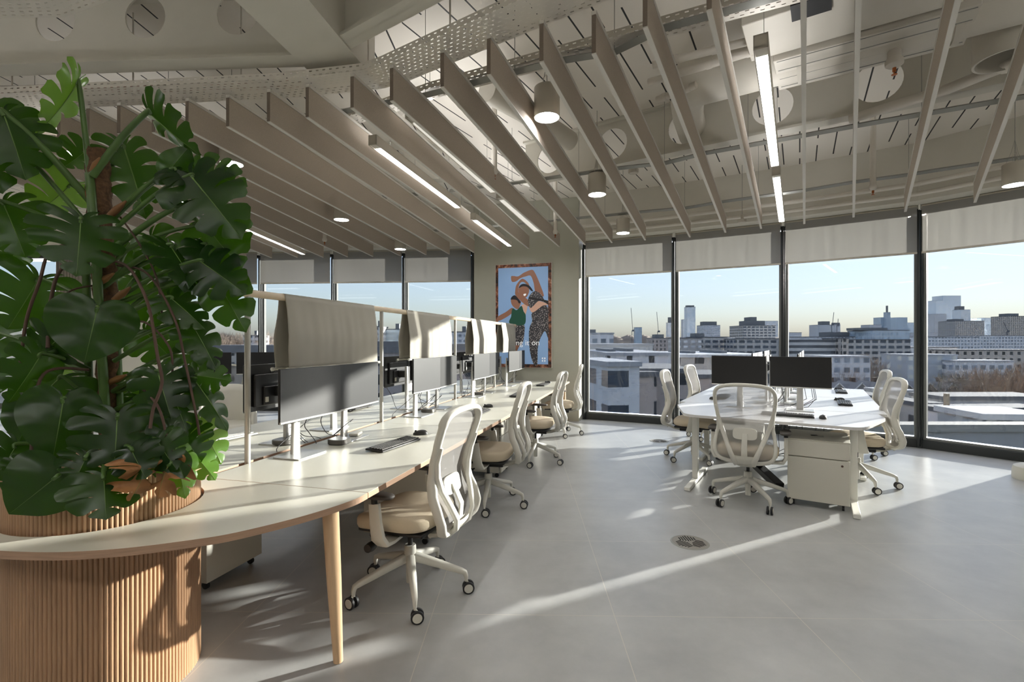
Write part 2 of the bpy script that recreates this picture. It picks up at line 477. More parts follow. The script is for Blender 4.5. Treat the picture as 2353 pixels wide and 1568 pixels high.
# far-left window with curtain
root = thing('window_9', (-9.1, 10.4, 0), math.atan2(.12, -2.5), kind='structure')
f = MB(); f.box((1.25, -.0, .06), (2.5, .14, .12)); f.box((1.25, 0, ZT), (2.5, .14, .1)); f.box((0, 0, ZT/2), (.06, .14, ZT)); f.box((2.5, 0, ZT/2), (.06, .14, ZT))
f.obj('window_frame', frame_dark, root)
MB().box((1.25, -.02, ZT/2), (2.4, .012, ZT-.2)).obj('pane', glass, root, smooth=0)
curt_m = mat('curtain_cloth', (168, 160, 150), .9, var=.05)
def curt(u, v):
    x = -8.9-u*.55; return (x, 10.12+.035*math.sin(u*2*PI*9), .03+v*(ZT-.02))
c = MB().grid(curt, 90, 6).obj('curtain', curt_m, smooth=60)
c.modifiers.new('thickness', 'SOLIDIFY').thickness = .004
tag(c, 'pleated taupe curtain hanging beside the white wall behind the monstera', 'curtain')

# ------------------------------------------------------------------ poster on the column
A0 = Vector((-.73, 9.36, 0)); A1 = Vector((1.207, 8.78, 0)); wt = (A1-A0).normalized()
wn = Vector((wt.y, -wt.x, 0))
sL, sR = .2215*2.022, .757*2.022
pc = A0+wt*(sL+sR)/2 + wn*.0
PW, PH = sR-sL, 1.93
post = thing('poster', (pc.x, pc.y, .955+PH/2), math.atan2(wt.y, wt.x), 'large framed poster of two women stretching against blue sky on the pale column', 'poster')
def pic(name, rgb, **k): return mat('print_'+name, rgb, .45, **k)
rock = mat('print_rock', (120, 70, 46), .5, var=.0)
_m, _n, _l = nodes('print_rock_speckle')
_b = _n['Principled BSDF']; _tc = _n.new('ShaderNodeTexCoord'); _nz = _n.new('ShaderNodeTexNoise'); _nz.inputs['Scale'].default_value = 9; _nz.inputs['Detail'].default_value = 8; _nz.inputs['Roughness'].default_value = .75
_l.new(_tc.outputs['Object'], _nz.inputs['Vector']); _cr = _n.new('ShaderNodeValToRGB'); _l.new(_nz.outputs['Fac'], _cr.inputs[0])
_cr.color_ramp.elements[0].position = .42; _cr.color_ramp.elements[0].color = (*srgb((24, 16, 14)), 1)
_cr.color_ramp.elements[1].position = .66; _cr.color_ramp.elements[1].color = (*srgb((216, 170, 140)), 1)
_e = _cr.color_ramp.elements.new(.54); _e.color = (*srgb((136, 78, 52)), 1)
_l.new(_cr.outputs[0], _b.inputs['Base Color'])
_m2, _n, _l = nodes('print_leggings')
_b = _n['Principled BSDF']; _tc = _n.new('ShaderNodeTexCoord'); _nz = _n.new('ShaderNodeTexVoronoi'); _nz.inputs['Scale'].default_value = 40
_l.new(_tc.outputs['Object'], _nz.inputs['Vector']); _cr = _n.new('ShaderNodeValToRGB'); _l.new(_nz.outputs['Distance'], _cr.inputs[0])
_cr.color_ramp.elements[0].position = .22; _cr.color_ramp.elements[0].color = (*srgb((196, 190, 186)), 1)
_cr.color_ramp.elements[1].position = .38; _cr.color_ramp.elements[1].color = (*srgb((58, 56, 62)), 1)
_l.new(_cr.outputs[0], _b.inputs['Base Color'])
MB().box((0, -.02, 0), (PW, .04, PH)).obj('poster_frame', metal_white, post, bevel=.003)
MB().box((0, -.0415, 0), (PW-.012, .003, PH-.012)).obj('print_border', _m, post, smooth=0)
sky_p = mat('print_sky_glow', (132, 164, 204), .5, emit=(132, 164, 204), estr=.03)  # slight glow added so the print stands out from the wall
MB().box((-.005, -.0435, -.0), (PW*.885, .002, PH*.93)).obj('print_sky_glow', sky_p, post, smooth=0)
# picture coordinates: crop pixels (x 60..810, y 95..1487) of the framed print
def pp(x, y): return ((x-435)/750*PW, (791-y)/1392*PH)
def flat(name, pts, m, d):
    b = MB(); q = [pp(*p) for p in pts]; n_ = len(q)
    b.add([(x, -.0445-d, z) for x, z in q], [tuple(range(n_))])
    return b.obj(name, m, post, smooth=0)
def smoothpts(pts, n_=5):
    out = []; N_ = len(pts)
    for i in range(N_):
        p0, p1, p2, p3 = (Vector(pts[(i+j) % N_]) for j in (-1, 0, 1, 2))
        for k in range(n_):
            t = k/n_
            out.append(tuple(.5*((2*p1)+(p2-p0)*t+(2*p0-5*p1+4*p2-p3)*t*t+(3*p1-p0-3*p2+p3)*t**3)))
    return out
skin = pic('skin', (158, 110, 88)); skin_l = pic('skin_light', (222, 178, 156)); hair = pic('hair', (26, 22, 30)); green = pic('green_top', (24, 84, 66)); toph = pic('dark_strap', (22, 20, 22)); whitep = mat('print_white_glow', (240, 240, 240), .5, emit=(240, 240, 240), estr=.05)  # white print parts get a slight added glow too
flat('printed_leggings', smoothpts([(690, 650), (760, 690), (768, 760), (766, 1080), (720, 1000), (650, 1130), (628, 1250), (622, 1440), (575, 1435), (530, 1290), (512, 1080), (522, 950), (556, 860), (552, 760)]), _m2, .0002)
flat('printed_arm', smoothpts([(275, 262), (310, 255), (370, 262), (450, 215), (550, 182), (590, 220), (640, 330), (705, 510), (690, 540), (600, 480), (575, 360), (535, 262), (470, 268), (400, 290), (340, 330), (285, 330)]), skin, .0004)
flat('printed_arm', smoothpts([(330, 460), (345, 380), (400, 310), (440, 300), (500, 350), (520, 400), (505, 405), (450, 345), (400, 350), (375, 420), (385, 490), (500, 580), (520, 660), (470, 650), (380, 570), (332, 510)]), skin, .0005)
flat('printed_midriff', smoothpts([(520, 640), (640, 600), (768, 650), (690, 665), (556, 752)]), skin_l, .0005)
flat('printed_crop_top', smoothpts([(500, 590), (525, 520), (590, 468), (660, 500), (700, 560), (720, 620), (640, 600), (540, 690), (505, 640)]), _m2, .0006)
flat('printed_strap', [(508, 545), (560, 545), (768, 600), (768, 655), (700, 605), (512, 572)], toph, .0008)
flat('printed_face', smoothpts([(375, 430), (420, 380), (500, 400), (515, 470), (480, 545), (430, 535), (385, 490)]), skin, .0009)
flat('printed_hair', smoothpts([(380, 420), (400, 380), (450, 366), (520, 395), (568, 465), (540, 460), (490, 410), (430, 400)]), hair, .0011)
flat('printed_smile', smoothpts([(440, 505), (475, 498), (470, 520), (450, 528)], 3), whitep, .0013)
flat('printed_leggings', smoothpts([(300, 890), (440, 910), (455, 1000), (430, 1160), (390, 1200), (345, 1230), (300, 1230), (270, 1000)]), _m2, .0002)
flat('printed_leg', smoothpts([(262, 1230), (380, 1190), (345, 1290), (320, 1440), (265, 1440)]), skin, .0003)
flat('printed_arm', smoothpts([(95, 800), (200, 740), (280, 685), (300, 700), (280, 760), (190, 820), (100, 858)]), skin, .0005)
flat('printed_arm', smoothpts([(415, 650), (490, 640), (490, 690), (465, 780), (440, 720)]), skin_l, .0004)
flat('printed_green_top', smoothpts([(305, 690), (350, 715), (415, 660), (440, 730), (470, 790), (445, 915), (255, 890), (275, 800), (285, 720)]), green, .0007)
flat('printed_face', smoothpts([(272, 575), (310, 560), (365, 590), (405, 600), (400, 640), (370, 700), (330, 690), (285, 640)]), skin, .0008)
flat('printed_hair', smoothpts([(270, 570), (285, 535), (325, 515), (370, 560), (405, 610), (380, 625), (355, 585), (310, 572)]), hair, .001)
tx = bpy.data.curves.new('poster_lettering', 'FONT'); tx.body = 'ng it on'; tx.size = .145; tx.extrude = .0003
to = bpy.data.objects.new('poster_lettering', tx); COL.objects.link(to); to.parent = post; tx.materials.append(whitep)
x_, z_ = pp(338, 1187); to.location = (x_, -.047, z_); to.rotation_euler = (PI/2, 0, 0); to.scale = (1.02, 1, 1)
dp_ = bpy.context.evaluated_depsgraph_get(); me_ = bpy.data.meshes.new_from_object(to.evaluated_get(dp_)); mw_ = (to.location.copy(), to.rotation_euler.copy(), to.scale.copy())
bpy.data.objects.remove(to); to = bpy.data.objects.new('poster_lettering', me_); COL.objects.link(to); to.parent = post; to.location, to.rotation_euler, to.scale = mw_
lg = MB()
for (x, y) in ((690, 1359), (722, 1359), (690, 1392), (722, 1392)):
    a_, b_ = pp(x, y); sgn = 1 if x < 700 else -1
    pts = [(a_-sgn*.011+ (.021 if sgn > 0 else -.021), b_-.017)]
    pts = [(a_+sgn*(.012-.024*math.sin(q)) , b_+.017*math.cos(q)) for q in [PI*i/10 for i in range(11)]]
    lg.add([(p, -.0462, q) for p, q in pts], [tuple(range(11))])
lg.obj('poster_emblem', whitep, post, smooth=0)

# ------------------------------------------------------------------ ceiling structure
def ibeam(name, a, b, z0, z1, fw, holes=(), hr=.17, hz=None):
    """steel I-beam from a to b with round holes in the web; local x along it"""
    a = Vector((*a, 0)); b = Vector((*b, 0)); L = (b-a).length; ang = math.atan2((b-a).y, (b-a).x)
    m = MB()
    m.box((L/2, 0, z0+.012), (L, fw, .024)); m.box((L/2, 0, z1-.012), (L, fw, .024))
    hz = hz or (z0+z1)/2
    n_ = 28
    xs = sorted(holes)
    # web as cells, each with an octagon-like round opening
    edges = [0]+[(xs[i]+xs[i+1])/2 for i in range(len(xs)-1)]+[L] if xs else [0, L]
    for i in range(len(edges)-1):
        x0, x1 = edges[i], edges[i+1]
        if not xs:
            m.box((L/2, 0, hz), (L, .012, z1-z0)); continue
        c = xs[i]
        out = []; inn = []
        for k in range(n_):
            q = 2*PI*k/n_; dx, dz = math.cos(q), math.sin(q)
            tx_ = ((x1-c)/dx if dx > 1e-6 else ((x0-c)/dx if dx < -1e-6 else 1e9))
            tz_ = ((z1-hz)/dz if dz > 1e-6 else ((z0-hz)/dz if dz < -1e-6 else 1e9))
            t_ = min(tx_, tz_)
            out.append((c+dx*t_, hz+dz*t_)); inn.append((c+dx*hr, hz+dz*hr))
        # put true corners
        for (cx_, cz_) in ((x0, z0), (x0, z1), (x1, z0), (x1, z1)):
            q = math.atan2(cz_-hz, cx_-c) % (2*PI); k = round(q/(2*PI)*n_) % n_; out[k] = (cx_, cz_)
        for sy in (-.006, .006):
            vs = [(p[0], sy, p[1]) for p in out]+[(p[0], sy, p[1]) for p in inn]
            m.add(vs, [(k, (k+1) % n_, n_+(k+1) % n_, n_+k) for k in range(n_)])
        vs = [(p[0], -.006, p[1]) for p in inn]+[(p[0], .006, p[1]) for p in inn]
        m.add(vs, [(k, (k+1) % n_, n_+(k+1) % n_, n_+k) for k in range(n_)])
    o = m.obj(name, ceil_white, smooth=30, loc=a, rz=ang)
    return tag(o, kind='structure')
ibeam('trim_beam_across', (-8.2, 3.945), (-1.567, 3.58), 3.508, ZC, .155, holes=[.50+.71*i for i in range(9)], hr=.157, hz=3.87)
tag(MB().bar((-1.80, .73, (3.5+ZC)/2), (-1.294, 3.86, (3.5+ZC)/2), .44, ZC-3.5).obj('trim_beam_main', ceil_white, smooth=0), kind='structure')
ibeam('trim_beam_short', (-1.24, 3.43), (1.458, 1.594), 3.515, ZC, .137)
ibeam('trim_beam_cellular', (.182, 6.42), (6.65, 2.13), 3.5, ZC, .146, holes=[.364+.838*i for i in range(9)], hr=.182)
ibeam('trim_beam_far', (-7.1, 6.56), (-.91, 6.38), 3.55, ZC, .15, holes=[.55+1.0*i for i in range(6)], hr=.165)

def tray(pts, wdt, z, label, grp='perforated cable trays'):
    """perforated tray with turned-up rims along a polyline (near edge first)"""
    me_v = []; uvs = []; fs = []
    P = [Vector((*p, z)) for p in pts]; d = 0
    rows = []
    for i, p in enumerate(P):
        t = (P[min(i+1, len(P)-1)]-P[max(i-1, 0)]).normalized(); nrm = Vector((-t.y, t.x, 0))
        if i: d += (p-P[i-1]).length
        h = .05
        prof = [(-wdt/2, h, 0), (-wdt/2, 0, h), (wdt/2, 0, h+wdt), (wdt/2, h, 2*h+wdt)]
        rows.append([(p+nrm*a+Vector((0, 0, b)), (d, c)) for a, b, c in prof])
    for r_ in rows:
        for q, u in r_: me_v.append(tuple(q)); uvs.append(u)
    for i in range(len(rows)-1):
        for k in range(3): fs.append((i*4+k, i*4+k+1, (i+1)*4+k+1, (i+1)*4+k))
    me = bpy.data.meshes.new('cable_tray'); me.from_pydata(me_v, [], fs); me.materials.append(tray_m)
    uvl = me.uv_layers.new(name='UVMap')
    for lp in me.loops: uvl.data[lp.index].uv = uvs[lp.vertex_index]
    o = bpy.data.objects.new('cable_tray', me); COL.objects.link(o)
    o.modifiers.new('thickness', 'SOLIDIFY').thickness = .002
    return tag(o, label, 'cable tray', grp)
tray([(-6.9, 4.04), (-4.21, 3.99), (-1.74, 3.77), (-1.05, 3.64), (-.87, 3.55), (.165, 2.87), (1.37, 2.1)], .275, 3.40, 'wide perforated cable tray bending along under the white beams to the top centre')
tray([(-1.54, 4.42), (-.6, 3.86), (1.2, 2.98), (2.5, 2.35)], .15, 3.42, 'narrow perforated cable tray running behind the slats, nearer the windows')
tray([(-5.07, 2.8), (-2.74, 2.78), (-2.2, 2.58), (-1.41, 1.88)], .375, 3.42, 'broad perforated tray at the top left corner of the ceiling')
tray([(-7.4, 4.95), (-3.3, 4.85)], .14, 3.43, 'short perforated tray behind the leftmost slat ends')
# hanger rods holding the trays
for i, (x, y) in enumerate([(-4.0, 3.9), (-3.0, 3.86), (-2.1, 3.78), (-1.05, 3.56), (-.4, 3.15), (.28, 2.9)]):
    tag(MB().cyl((x, y, 3.39), (x, y, ZC), .006, n=8).obj('hanger_rod', pipe_white), 'thin white rod carrying the wide cable tray below the slab', 'rod', 'tray hanger rods')
# pink and grey cables lying on the tray
for i in range(7):
    y0 = 3.90+.028*i
    pts = [(-6.7+.56*k, y0-.05*max(0, k-3)*.35+random.uniform(-.02, .02), 3.455+.012*(i % 3)+random.uniform(0, .03)) for k in range(10)]
    col = mat('cable_pinkish', (206, 176, 166), .5) if i % 2 else mat('cable_pale', (196, 190, 182), .5)
    tag(MB().tube(pts, .009, n=6).obj('cable', col), 'one of the pale cables bundled over the wide tray above the plant', 'cable', 'pale cables over the wide tray')
# ducts and pipes
def pipe(name, pts, r, label, cat, m=pipe_white, grp=None, n=20, collars=()):
    root = thing(name, pts[0], 0, label, cat, grp)
    o0 = Vector(pts[0])
    MB().tube([Vector(p)-o0 for p in pts], r, n=n).obj('pipe_run', m, root, smooth=50)
    for c in collars:
        p = Vector(pts[0]).lerp(Vector(pts[-1]), c)-o0; t = (Vector(pts[-1])-Vector(pts[0])).normalized()
        MB().cyl(p-t*.02, p+t*.02, r*1.12, n=n).obj('collar', m, root)
    return root
pipe('air_duct', [(1.50, 4.32, 3.70), (5.3, 1.80, 3.70)], .19, 'fat round white air duct running under the slab behind the right-hand slats', 'duct', duct_white, n=32, collars=(.2, .4, .6, .8))
pipe('air_duct', [(1.62, 4.28, 3.70), (1.66, 4.62, 3.72), (1.80, 4.98, 3.75), (2.02, 5.45, 3.775)], .15, 'white duct elbow leaving the fat round air duct through a beam opening', 'duct', duct_white, n=28)
pipe('air_duct', [(-.23, 4.46, 3.75), (.09, 4.83, 3.75), (.66, 5.6, 3.75)], .11, 'smaller white duct between the slats left of the nearest pendant lamp', 'duct', duct_white, n=24)
pipe('water_pipe', [(4.55, 1.91, 3.68), (4.15, 2.73, 3.545), (3.42, 3.83, 3.43), (3.0, 4.33, 3.42)], .04, 'long white pipe sloping at the top right corner, upper of two', 'pipe')
pipe('water_pipe', [(4.19, 2.28, 3.46), (3.55, 3.5, 3.43)], .038, 'long white pipe sloping at the top right corner, lower of two with capped end', 'pipe')
for k, (d_, z_, r_) in enumerate([(.42, 3.36, .028), (.62, 3.44, .03)]):
    q = offs(FR, d_); pipe('water_pipe', [(*p, z_) for p in q], r_, ['white pipe following the window heads, nearer the glass', 'white pipe following the window heads, nearer the room'][k], 'pipe')
for k, (pa, pb, z_) in enumerate([((1490, 190), (1790, 100), 3.6), ((1500, 150), (1800, 75), 3.7), ((1510, 230), (1600, 195), 3.52)]):
    a = at(*pa, z_); b = at(*pb, z_)
    pipe('water_pipe', [a, b], .03, ['lagged white pipe beside the ceiling unit, lowest of three', 'lagged white pipe beside the ceiling unit, middle of three', 'lagged white pipe beside the ceiling unit, short one nearest the poster'][k], 'pipe', collars=(.2, .5, .8))
def sprinkler(px, py, z, top, label, r=.03):
    p = at(px, py, z)
    root = thing('sprinkler', p, 0, label, 'sprinkler', 'drop pipes with brass sprinkler heads')
    MB().cyl((0, 0, .1), (0, 0, top-z), r, n=20).obj('drop_pipe', pipe_white, root)
    MB().lathe([(r*.7, .05), (r*1.3, .07), (r*1.35, .1), (r, .12)], 20).obj('collar', pipe_white, root)
    MB().lathe([(.004, -.002), (.018, 0), (.018, .003), (.005, .006), (.005, .02), (.012, .022), (.012, .05)], 16).obj('sprinkler_head', brass, root)
sprinkler(2055, 172, 3.35, ZC, 'thick white drop pipe with brass sprinkler head below the open ceiling panel', .042)
sprinkler(2006, 448, 3.12, ZC, 'white drop pipe with brass sprinkler head left of the right-most slats, near the windows')
sprinkler(1136, 412, 3.22, ZC, 'white drop pipe with brass sprinkler head between the slats above the poster')
sprinkler(1276, 546, 3.1, ZC, 'small sprinkler drop in front of the poster column top')
sprinkler(746, 563, 3.05, ZC, 'small sprinkler drop above the second window left of the column')
# fan-coil unit with open bottom panel
fc = thing('ceiling_unit', (2.52, 3.28, 3.52), math.radians(-33), 'white ceiling air unit with stepped casing and an open dark access panel', 'ceiling unit')
MB().box((-.1, .25, .19), (1.15, .5, .34)).obj('casing', duct_white, fc, bevel=.006)
MB().box((.25, .05, .24), (.9, .9, .30)).obj('casing', duct_white, fc, bevel=.006)
MB().box((-.22, -.28, .20), (1.2, .5, .30)).obj('casing', duct_white, fc, bevel=.006)
MB().box((.30, -.55, .12), (.85, .2, .12)).obj('open_panel', mat('concrete_dark', (96, 90, 82), .9, var=.2, vscale=12), fc)
MB().box((-.42, -.5, .10), (.22, .18, .12)).obj('valve_box', black_pl, fc)
for k in range(4): MB().box((-.1, -.02+k*.14, -.002), (1.1, .006, .004)).obj('panel_seam', galv, fc)
# open round duct mouth top right
dm = thing('duct_mouth', (3.47, 3.42, 3.42), 0, 'open round white duct mouth at the right edge below the pipes', 'duct')
MB().lathe([(.16, .32), (.16, .02), (.165, 0), (.18, 0), (.18, .34)], 36).obj('mouth_ring', duct_white, dm)
MB().box((.0, 0, .2), (.30, .03, .05)).obj('mouth_strut', galv, dm)

# ------------------------------------------------------------------ acoustic slats (radial fins)
far = [(-5.82, 9.75), (-5.3, 9.7), (-4.77, 9.67), (-4.24, 9.62), (-3.73, 9.62), (-3.23, 9.57), (-2.72, 9.52), (-2.17, 9.43), (-1.645, 9.33), (-1.196, 9.27), (-.711, 9.1), (-.203, 8.93), (.297, 8.72), (.827, 8.54), (1.249, 8.36), (1.68, 8.2), (2.18, 7.98), (2.83, 7.75), (3.25, 7.42), (3.66, 7.16), (4.12, 6.87), (4.555, 6.5), (5.02, 6.22), (5.518, 5.81)]
near = [(-5.05, 4.0), (-4.72, 4.0), (-4.38, 4.0), (-4.05, 4.0), (-3.72, 4.0), (-3.42, 3.93), (-3.13, 3.88), (-2.84, 3.86), (-2.54, 3.81), (-2.19, 3.755), (-1.833, 3.67), (-1.512, 3.6), (-1.133, 3.454), (-.827, 3.348), (-.454, 3.17), (-.144, 3.02), (.174, 2.88), (.47, 2.80), (.70, 2.563), (.983, 2.43), (1.345, 2.25), (1.58, 2.22), (1.93, 2.05), (2.3, 2.0)]
SZ0, SZ1 = 3.1, 3.33
names = ['behind the plant at far left', ]
NS = len(far)
for i in range(NS):
    a = Vector((*near[i], 0)); b = Vector((*far[i], 0)); L = (b-a).length
    root = thing('ceiling_slat', (a.x, a.y, SZ0), math.atan2((b-a).y, (b-a).x))
    s_ = MB()
    s_.mi(0).box((L/2, 0, (SZ1-SZ0)/2), (L, .024, SZ1-SZ0-.012))
    s_.mi(1).box((-.001, 0, (SZ1-SZ0)/2), (.004, .0242, SZ1-SZ0-.012))
    s_.obj('felt_panel', [felt, felt_end], root, smooth=0)
    MB().box((L/2, 0, .002), (L, .026, .007)).obj('lower_edge', slat_edge, root, smooth=0)
    MB().box((L/2, 0, SZ1-SZ0+.008), (L, .03, .022)).obj('top_rail', slat_edge, root, smooth=0)
    if i < 12: lab = 'felt ceiling fin with its near end left of the ceiling beam junction, number %s from the beam junction leftward' % ['twelfth', 'eleventh', 'tenth', 'ninth', 'eighth', 'seventh', 'sixth', 'fifth', 'fourth', 'third', 'second', 'first'][i]
    else: lab = 'felt ceiling fin right of the ceiling beam junction, the %s one counting rightward' % ['first', 'second', 'third', 'fourth', 'fifth', 'sixth', 'seventh', 'eighth', 'ninth', 'tenth', 'eleventh', 'twelfth'][i-12]
    tag(root, lab, 'ceiling fin', 'fanned felt ceiling fins')
def fan(i, t, off=0):
    """point between fin i and i+1 (i may be fractional) at fraction t of their length"""
    k = int(math.floor(i)); f_ = i-k; k = max(0, min(NS-2, k))
    a = Vector(near[k]).lerp(Vector(near[k+1]), f_); b = Vector(far[k]).lerp(Vector(far[k+1]), f_)
    return a.lerp(b, t)
for k, t in enumerate((.09, .5, .86)):
    pts = []
    i = 0.0
    while i <= NS-1.01+.0: pts.append(fan(i, t)); i += .5
    a = pts[-1]+(pts[-1]-pts[-3])*1.5; pts.append(a)
    b = MB().sweep([(p.x, p.y, SZ1+.045) for p in pts], .038, .07, n=4, ref=(0, 0, 1), power=60)
    tag(b.obj('carrier_rail', galv, smooth=0), ['grey metal channel across the fins at their near ends', 'grey metal channel across the middle of the fins', 'grey metal channel across the fins near the windows'][k], 'rail')
    for j, q in enumerate((2, 6, 10, 13, 15, 17, 19, 21, 22)):
        p = fan(q, t)
        tag(MB().cyl((p.x, p.y, SZ1+.05), (p.x, p.y, ZC), .0025, n=6).obj('suspension_wire', galv), 'thin wire holding a fin carrier rail', 'wire', 'suspension wires of the fin rails')

# linear lamps between fins
def linear(i, d0, d1, label, z=3.1, w_=.075, g=glow2, h=.085):
    # d0,d1: distances (y) along the gap
    a = fan(i, 0); b = fan(i, 1); t = (b-a).normalized()
    p0 = a + t*((d0-a.y)/t.y); p1 = a + t*((d1-a.y)/t.y); L = (p1-p0).length
    root = thing('linear_lamp', (p0.x, p0.y, z), math.atan2(t.y, t.x), label, 'lamp', 'white linear lamps between the fins')
    b_ = MB(); b_.box((L/2, w_/2-.003, h/2), (L, .006, h)); b_.box((L/2, -w_/2+.003, h/2), (L, .006, h)); b_.box((L/2, 0, h-.003), (L, w_, .006)); b_.box((.003, 0, h/2), (.006, w_, h)); b_.box((L-.003, 0, h/2), (.006, w_, h))
    b_.obj('lamp_housing', lamp_body, root, smooth=0)
    MB().box((L/2+.05, 0, .012), (L-.14, w_-.014, .012)).obj('diffuser', g, root, smooth=0)
    MB().box((L/2, 0, h+.002), (L-.1, w_-.01, .004)).obj('ceiling_fill_strip', ceiling_fill, root, smooth=0)  # glowing strip added on the housing to brighten the ceiling
    MB().box((.05, 0, .014), (.1, w_-.014, .012)).obj('sensor_plate', lamp_body, root, smooth=0)
    for q in (.15, .85): MB().cyl((L*q, 0, h), (L*q, 0, ZC-z-.003), .002, n=6).obj('suspension_wire', galv, root)
linear(11.5, 4.1, 6.05, 'lit linear lamp between the fins, left of centre, longer-looking near one')
linear(11.5, 6.6, 8.5, 'lit linear lamp close above the poster column, beyond the long left-of-centre one')
linear(19.5, 2.75, 4.6, 'lit linear lamp at upper right hanging nearest the ceiling unit')
linear(19.5, 4.85, 6.75, 'lit linear lamp at upper right, beyond the one by the ceiling unit', )
linear(3.5, 4.1, 6.1, 'lit linear lamp seen through the monstera leaves')
linear(3.5, 7.0, 9.3, 'lit linear lamp just right of the monstera above the blinds')
fill_glow = mat('fill_lamp_glow', (255, 250, 240), .5, emit=(252, 252, 252), estr=1.6)
fill_up = mat('fill_lamp_up_glow', (255, 250, 240), .5, emit=(252, 252, 252), estr=3.2)
for k_, (bx, by) in enumerate(((-4.4, .9), (-1.6, -.9), (1.5, -.7), (4.6, .8), (-7.5, 2.0), (-8.5, 5.5), (6.6, 2.2))):  # unseen lamps added as fill light for the room
    root = thing('linear_lamp', (bx, by, 3.1), 0, 'unseen fill lamp added behind or beside the camera to brighten the room', 'lamp', 'added fill lamps outside the picture')
    MB().box((0, 0, .05), (2.0, .26, .09)).obj('lamp_housing', lamp_body, root, smooth=0)
    MB().box((0, 0, .0), (1.96, .24, .008)).obj('diffuser', fill_glow, root, smooth=0)
    MB().box((0, 0, .1), (1.9, .24, .006)).obj('ceiling_fill_strip', fill_up, root, smooth=0)
    for q in (-.8, .8): MB().cyl((q, 0, .1), (q, 0, ZC-3.103), .003, n=6).obj('suspension_wire', galv, root)
linear(13-.5+.1, 3.9, 5.9, 'dim linear lamp set above the fins left of the nearest pendant, near one', z=3.24, w_=.13, g=lens_off)
linear(13-.5+.1, 6.1, 8.0, 'dim linear lamp set above the fins, far one toward the poster', z=3.24, w_=.13, g=lens_off)

def pendant(x, y, zb, r, h, label, top=ZC):
    root = thing('pendant_lamp', (x, y, zb), 0, label, 'pendant lamp', 'white drum pendant lamps')
    MB().lathe([(r*.93, .015), (r*.95, 0), (r, .003), (r, h-.005), (r*.97, h), (.02, h+.003), (0, h+.003)], 40).obj('lamp_shade', lamp_body, root)
    MB().lathe([(0, .012), (r*.935, .012), (r*.935, .02), (0, .02)], 40).obj('diffuser', glow, root)
    MB().cyl((0, 0, h), (0, 0, top-zb), .003, n=8).obj('cord', galv, root)
    for q in (0, 2.1, 4.2):
        MB().tube([(r*.75*math.cos(q), r*.75*math.sin(q), h), (r*.3*math.cos(q), r*.3*math.sin(q), h+.12), (0, 0, h+.25)], .0015, n=5).obj('wire', galv, root)
    MB().tube([(.0, 0, h), (r*.4, .01, h+.06), (r*.1, 0, h+.12), (-r*.3, 0, h+.07), (-r*.2, 0, h)], .003, n=6).obj('flex_loop', lamp_body, root)
pendant(.272, 3.8, 3.19, .10, .235, 'nearest drum pendant lamp hanging between the fins at top centre')
pendant(.96, 5.5, 3.10, .10, .23, 'middle drum pendant lamp right of centre, above the poster column corner')
pendant(1.69, 7.42, 3.09, .10, .22, 'small-looking drum pendant lamp above the first window right of the column')
pendant(5.16, 5.0, 3.05, .10, .22, 'drum pendant lamp cut by the right edge of the photo')
pendant(-2.60, 4.52, 3.09, .10, .22, 'drum pendant lamp just right of the topmost monstera leaves')
pendant(-2.31, 6.6, 3.09, .10, .22, 'drum pendant lamp above the blinds, middle of the left three')
pendant(-2.0, 8.72, 3.09, .10, .22, 'farthest drum pendant lamp above the second window left of the column')
for (x, y, zb, lab) in ((1.47, 5.9, 3.48, 'small round ceiling detector on a rod beyond the middle pendant'), (3.4, 7.2, 3.2, 'small round ceiling detector hanging above the second right window')):
    root = thing('detector', (x, y, zb), 0, lab, 'detector')
    MB().lathe([(.0, 0), (.055, 0), (.062, .01), (.062, .045), (.02, .055), (.018, .12), (.01, .13)], 28).obj('detector_body', lamp_body, root)
    MB().cyl((0, 0, .1), (0, 0, ZC-zb), .004, n=8).obj('rod', galv, root)

# ================================================================== THE LONG BENCH
UD = Vector((.259, .966, 0)).normalized(); VD = Vector((UD.y, -UD.x, 0)); BA = math.atan2(UD.y, UD.x)
PC = Vector((-1.74, 2.11, 0))
def B(u, v, z=0): return PC+UD*u+VD*v+Vector((0, 0, z))
TZ = .74; TT = .028
def arc_half():
    pts = [(-.443, 0), (-.443, .126), (-.40, .33), (-.32, .51), (-.208, .667), (-.107, .772), (.107, .900), (.318, .975), (.44, .985)]
    out = []
    for i in range(len(pts)-1):
        p0 = Vector(pts[max(i-1, 0)]) if i else Vector((-.443, -.126)); p1 = Vector(pts[i]); p2 = Vector(pts[i+1]); p3 = Vector(pts[i+2]) if i+2 < len(pts) else Vector((.6, .985))
        for k in range(5):
            t = k/5
            out.append(.5*((2*p1)+(p2-p0)*t+(2*p0-5*p1+4*p2-p3)*t*t+(3*p1-p0-3*p2+p3)*t**3))
    out.append(Vector(pts[-1]))
    return out
def slab(name, outline_uv, mats, parent=None, th=TT, z=TZ):
    """board with laminate top and plywood edge, outline in bench coordinates (u, v); local frame x=u, y=-v"""
    m = MB(); q = [(u, -v) for u, v in outline_uv]; n = len(q)
    m.mi(0).add([(x, y, z) for x, y in q], [tuple(range(n))])
    m.mi(1).add([(x, y, z-th) for x, y in q], [tuple(range(n-1, -1, -1))])
    m.mi(1).add([(x, y, z-th) for x, y in q]+[(x, y, z) for x, y in q], [(i, (i+1) % n, n+(i+1) % n, n+i) for i in range(n)])
    return m
GAP = .022
desk_label = {}
# rounded end top around the planter (one board each side is cut, seen as one curved end)
half = arc_half()
outline = [(p.x, p.y) for p in half]
R_ = .345
hole = [(R_*math.cos(q), R_*math.sin(q)) for q in [PI*i/24 for i in range(25)]]   # u,v from +u round to -u
